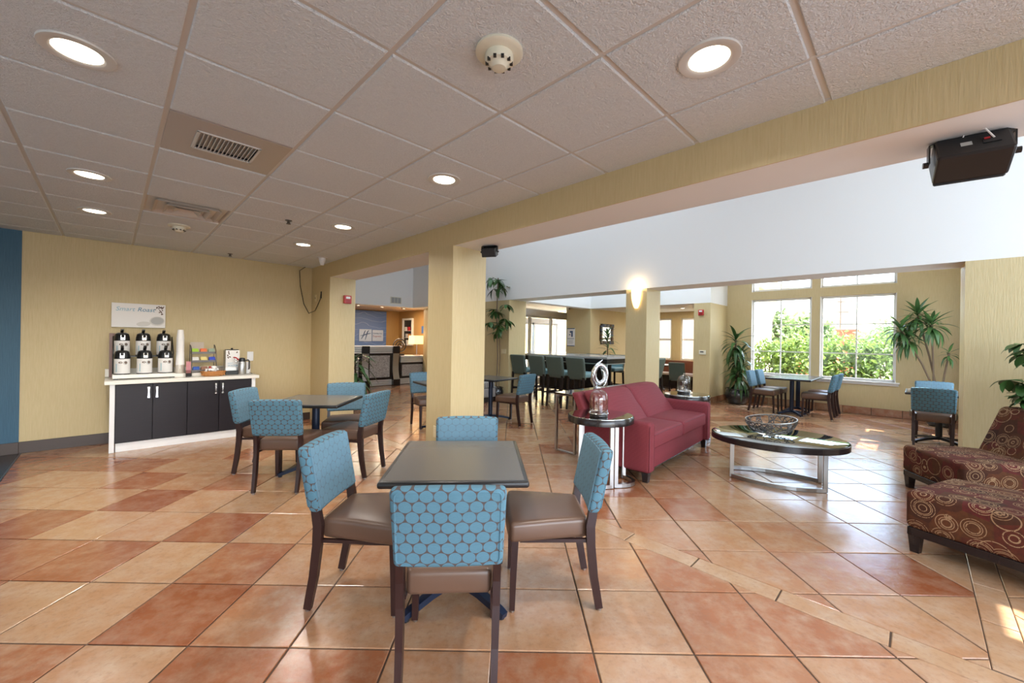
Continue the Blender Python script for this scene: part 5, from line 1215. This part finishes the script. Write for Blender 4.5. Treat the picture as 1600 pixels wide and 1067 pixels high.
for (b, a, hh), l in zip(hp, labs):
    t = thing('hedge_shrub', 'sunlit leafy hedge shrub outside the windows, ' + l, 'shrub', AB(b, a, -.15), YC, 'hedge shrubs outside the windows')
    foliage('foliage', 2600, shell(.62, .72, .86 * hh, .78 * hh), .13, M['hedge'], ro, t)
    for k in range(5): ob('stem', tube([(ro.uniform(-.15, .15), ro.uniform(-.2, .2), 0), (ro.uniform(-.3, .3), ro.uniform(-.4, .4), 1.2)], .012, 5), M['bark'], t)
def tree(b, a, h, r, l, n=2600):
    t = thing('garden_tree', l, 'tree', AB(b, a, -.15), YC, 'trees beyond the hedge')
    ob('trunk', tube([(0, 0, 0), (.05, 0, h * .4), (0, .05, h * .8)], .07, 8, False, [1.2, .9, .4]), M['bark'], t, smooth=True)
    for k in range(4): a_ = k * 1.6; ob('branch', tube([(0, 0, h * .45), (r * .4 * math.cos(a_), r * .4 * math.sin(a_), h * .65), (r * .7 * math.cos(a_), r * .7 * math.sin(a_), h * .85)], .03, 6, False, [1, .7, .3]), M['bark'], t, smooth=True)
    foliage('foliage', n, shell(r, r, h * .36, h * .64), .20, M['tree'], ro, t)
tree(18.2, 3.75, 2.75, .8, 'pale green tree above the hedge at the left of the left window')
tree(18.8, 2.85, 2.70, .75, 'pale green tree above the hedge in the middle of the left window')
tree(19.2, .25, 2.45, 1.25, 'broad pale tree above the hedge in the right window')
tree(18.5, -2.3, 2.45, 1.0, 'pale tree above the hedge beyond the right window edge')
nb_ = thing('neighbour_wing', 'pale building wing with tiled eave at the left of the windows', 'building', AB(16.8, 4.85, -.15), YC)
M['stucco'] = plaster('pale_stucco', (.50, .44, .37), .8, 30, .1); M['roof_tile'] = plaster('clay_roof', (.30, .14, .11), .7, 10, .3)
ob('wall', boxes((-1.6, 1.6, -1.0, 2.5, 0, 3.55)), M['stucco'], nb_); ob('pilaster', boxes((-1.65, -1.3, -1.06, -.94, 0, 3.5), (.2, .5, -1.06, -.94, 0, 3.5), bev=.01), M['trim'], nb_)
bm = new_bm(); prism(bm, [(-2.0, -1.6), (2.0, -1.6), (2.0, 2.6), (-2.0, 2.6)], 3.50, 3.62); ob('eave', bm, M['trim'], nb_)
bm = new_bm(); 
v = [bm.verts.new(p) for p in ((-2.0, -1.62, 3.62), (2.0, -1.62, 3.62), (2.0, 2.6, 3.62), (-2.0, 2.6, 3.62), (0, .3, 4.6), (0, 2.6, 4.6))]
for f in ((0, 1, 4), (1, 2, 5, 4), (3, 0, 4, 5), (2, 3, 5)): bm.faces.new([v[i] for i in f])
ob('roof', bm, M['roof_tile'], nb_); ob('gutter', tube([(-2.0, -1.66, 3.58), (2.0, -1.66, 3.58)], .05, 8), M['trim'], nb_); ob('downpipe', tube([(-1.0, -1.6, 3.5), (-1.0, -1.05, 3.3), (-1.0, -1.05, 0)], .03, 6), M['trim'], nb_)
ow = thing('orange_building', 'low orange stucco building far behind the hedge between the windows', 'building', AB(26, 3.0, -.15), YC)
ob('wall', boxes((-2, 2, -1.1, 1.6, 0, 2.2)), mat('orange_stucco', (.42, .10, .045), .8), ow); ob('parapet', boxes((-2.05, 2.05, -1.15, 1.65, 2.2, 2.32), bev=.02), mat('orange_cap', (.36, .10, .05), .8), ow)
po = thing('utility_pole', 'thin utility pole with crossbars far away in the right window', 'pole', AB(40, 4.2, -.15), YC)
ob('mast', tube([(0, 0, 0), (0, 0, 5.3)], .06, 8, False, [1.2, .8]), M['bark'], po); ob('crossbar', boxes((-.06, .06, -.7, .7, 4.9, 4.98)), M['bark'], po); ob('crossbar', boxes((-.06, .06, -.5, .5, 4.1, 4.18)), M['bark'], po)
# sunlit yellow wing seen through the cafe windows and the entrance
yw = thing('courtyard_wing', 'sunlit cream building wing outside the cafe windows', 'building', AB(19.5, 7.5, -.15), YC)
ob('wall', boxes((-.3, .3, -3.0, 5, 0, 4.5)), mat('cream_stucco', (.72, .60, .42), .8), yw); ob('band', boxes((-.34, -.3, -3.0, 5, 1.2, 1.45)), M['trim'], yw)
ew = thing('entry_porch_wall', 'sunlit yellow porch wall outside the glass entrance doors', 'building', AB(13.0, 15.5, -.15), YC)
ob('wall', boxes((-4.5, 12, -.2, .2, 0, 4.2)), mat('yellow_stucco', (.42, .33, .16), .8), ew); ob('plinth', boxes((-4.5, 12, -.26, -.2, 0, .9)), M['trim'], ew)
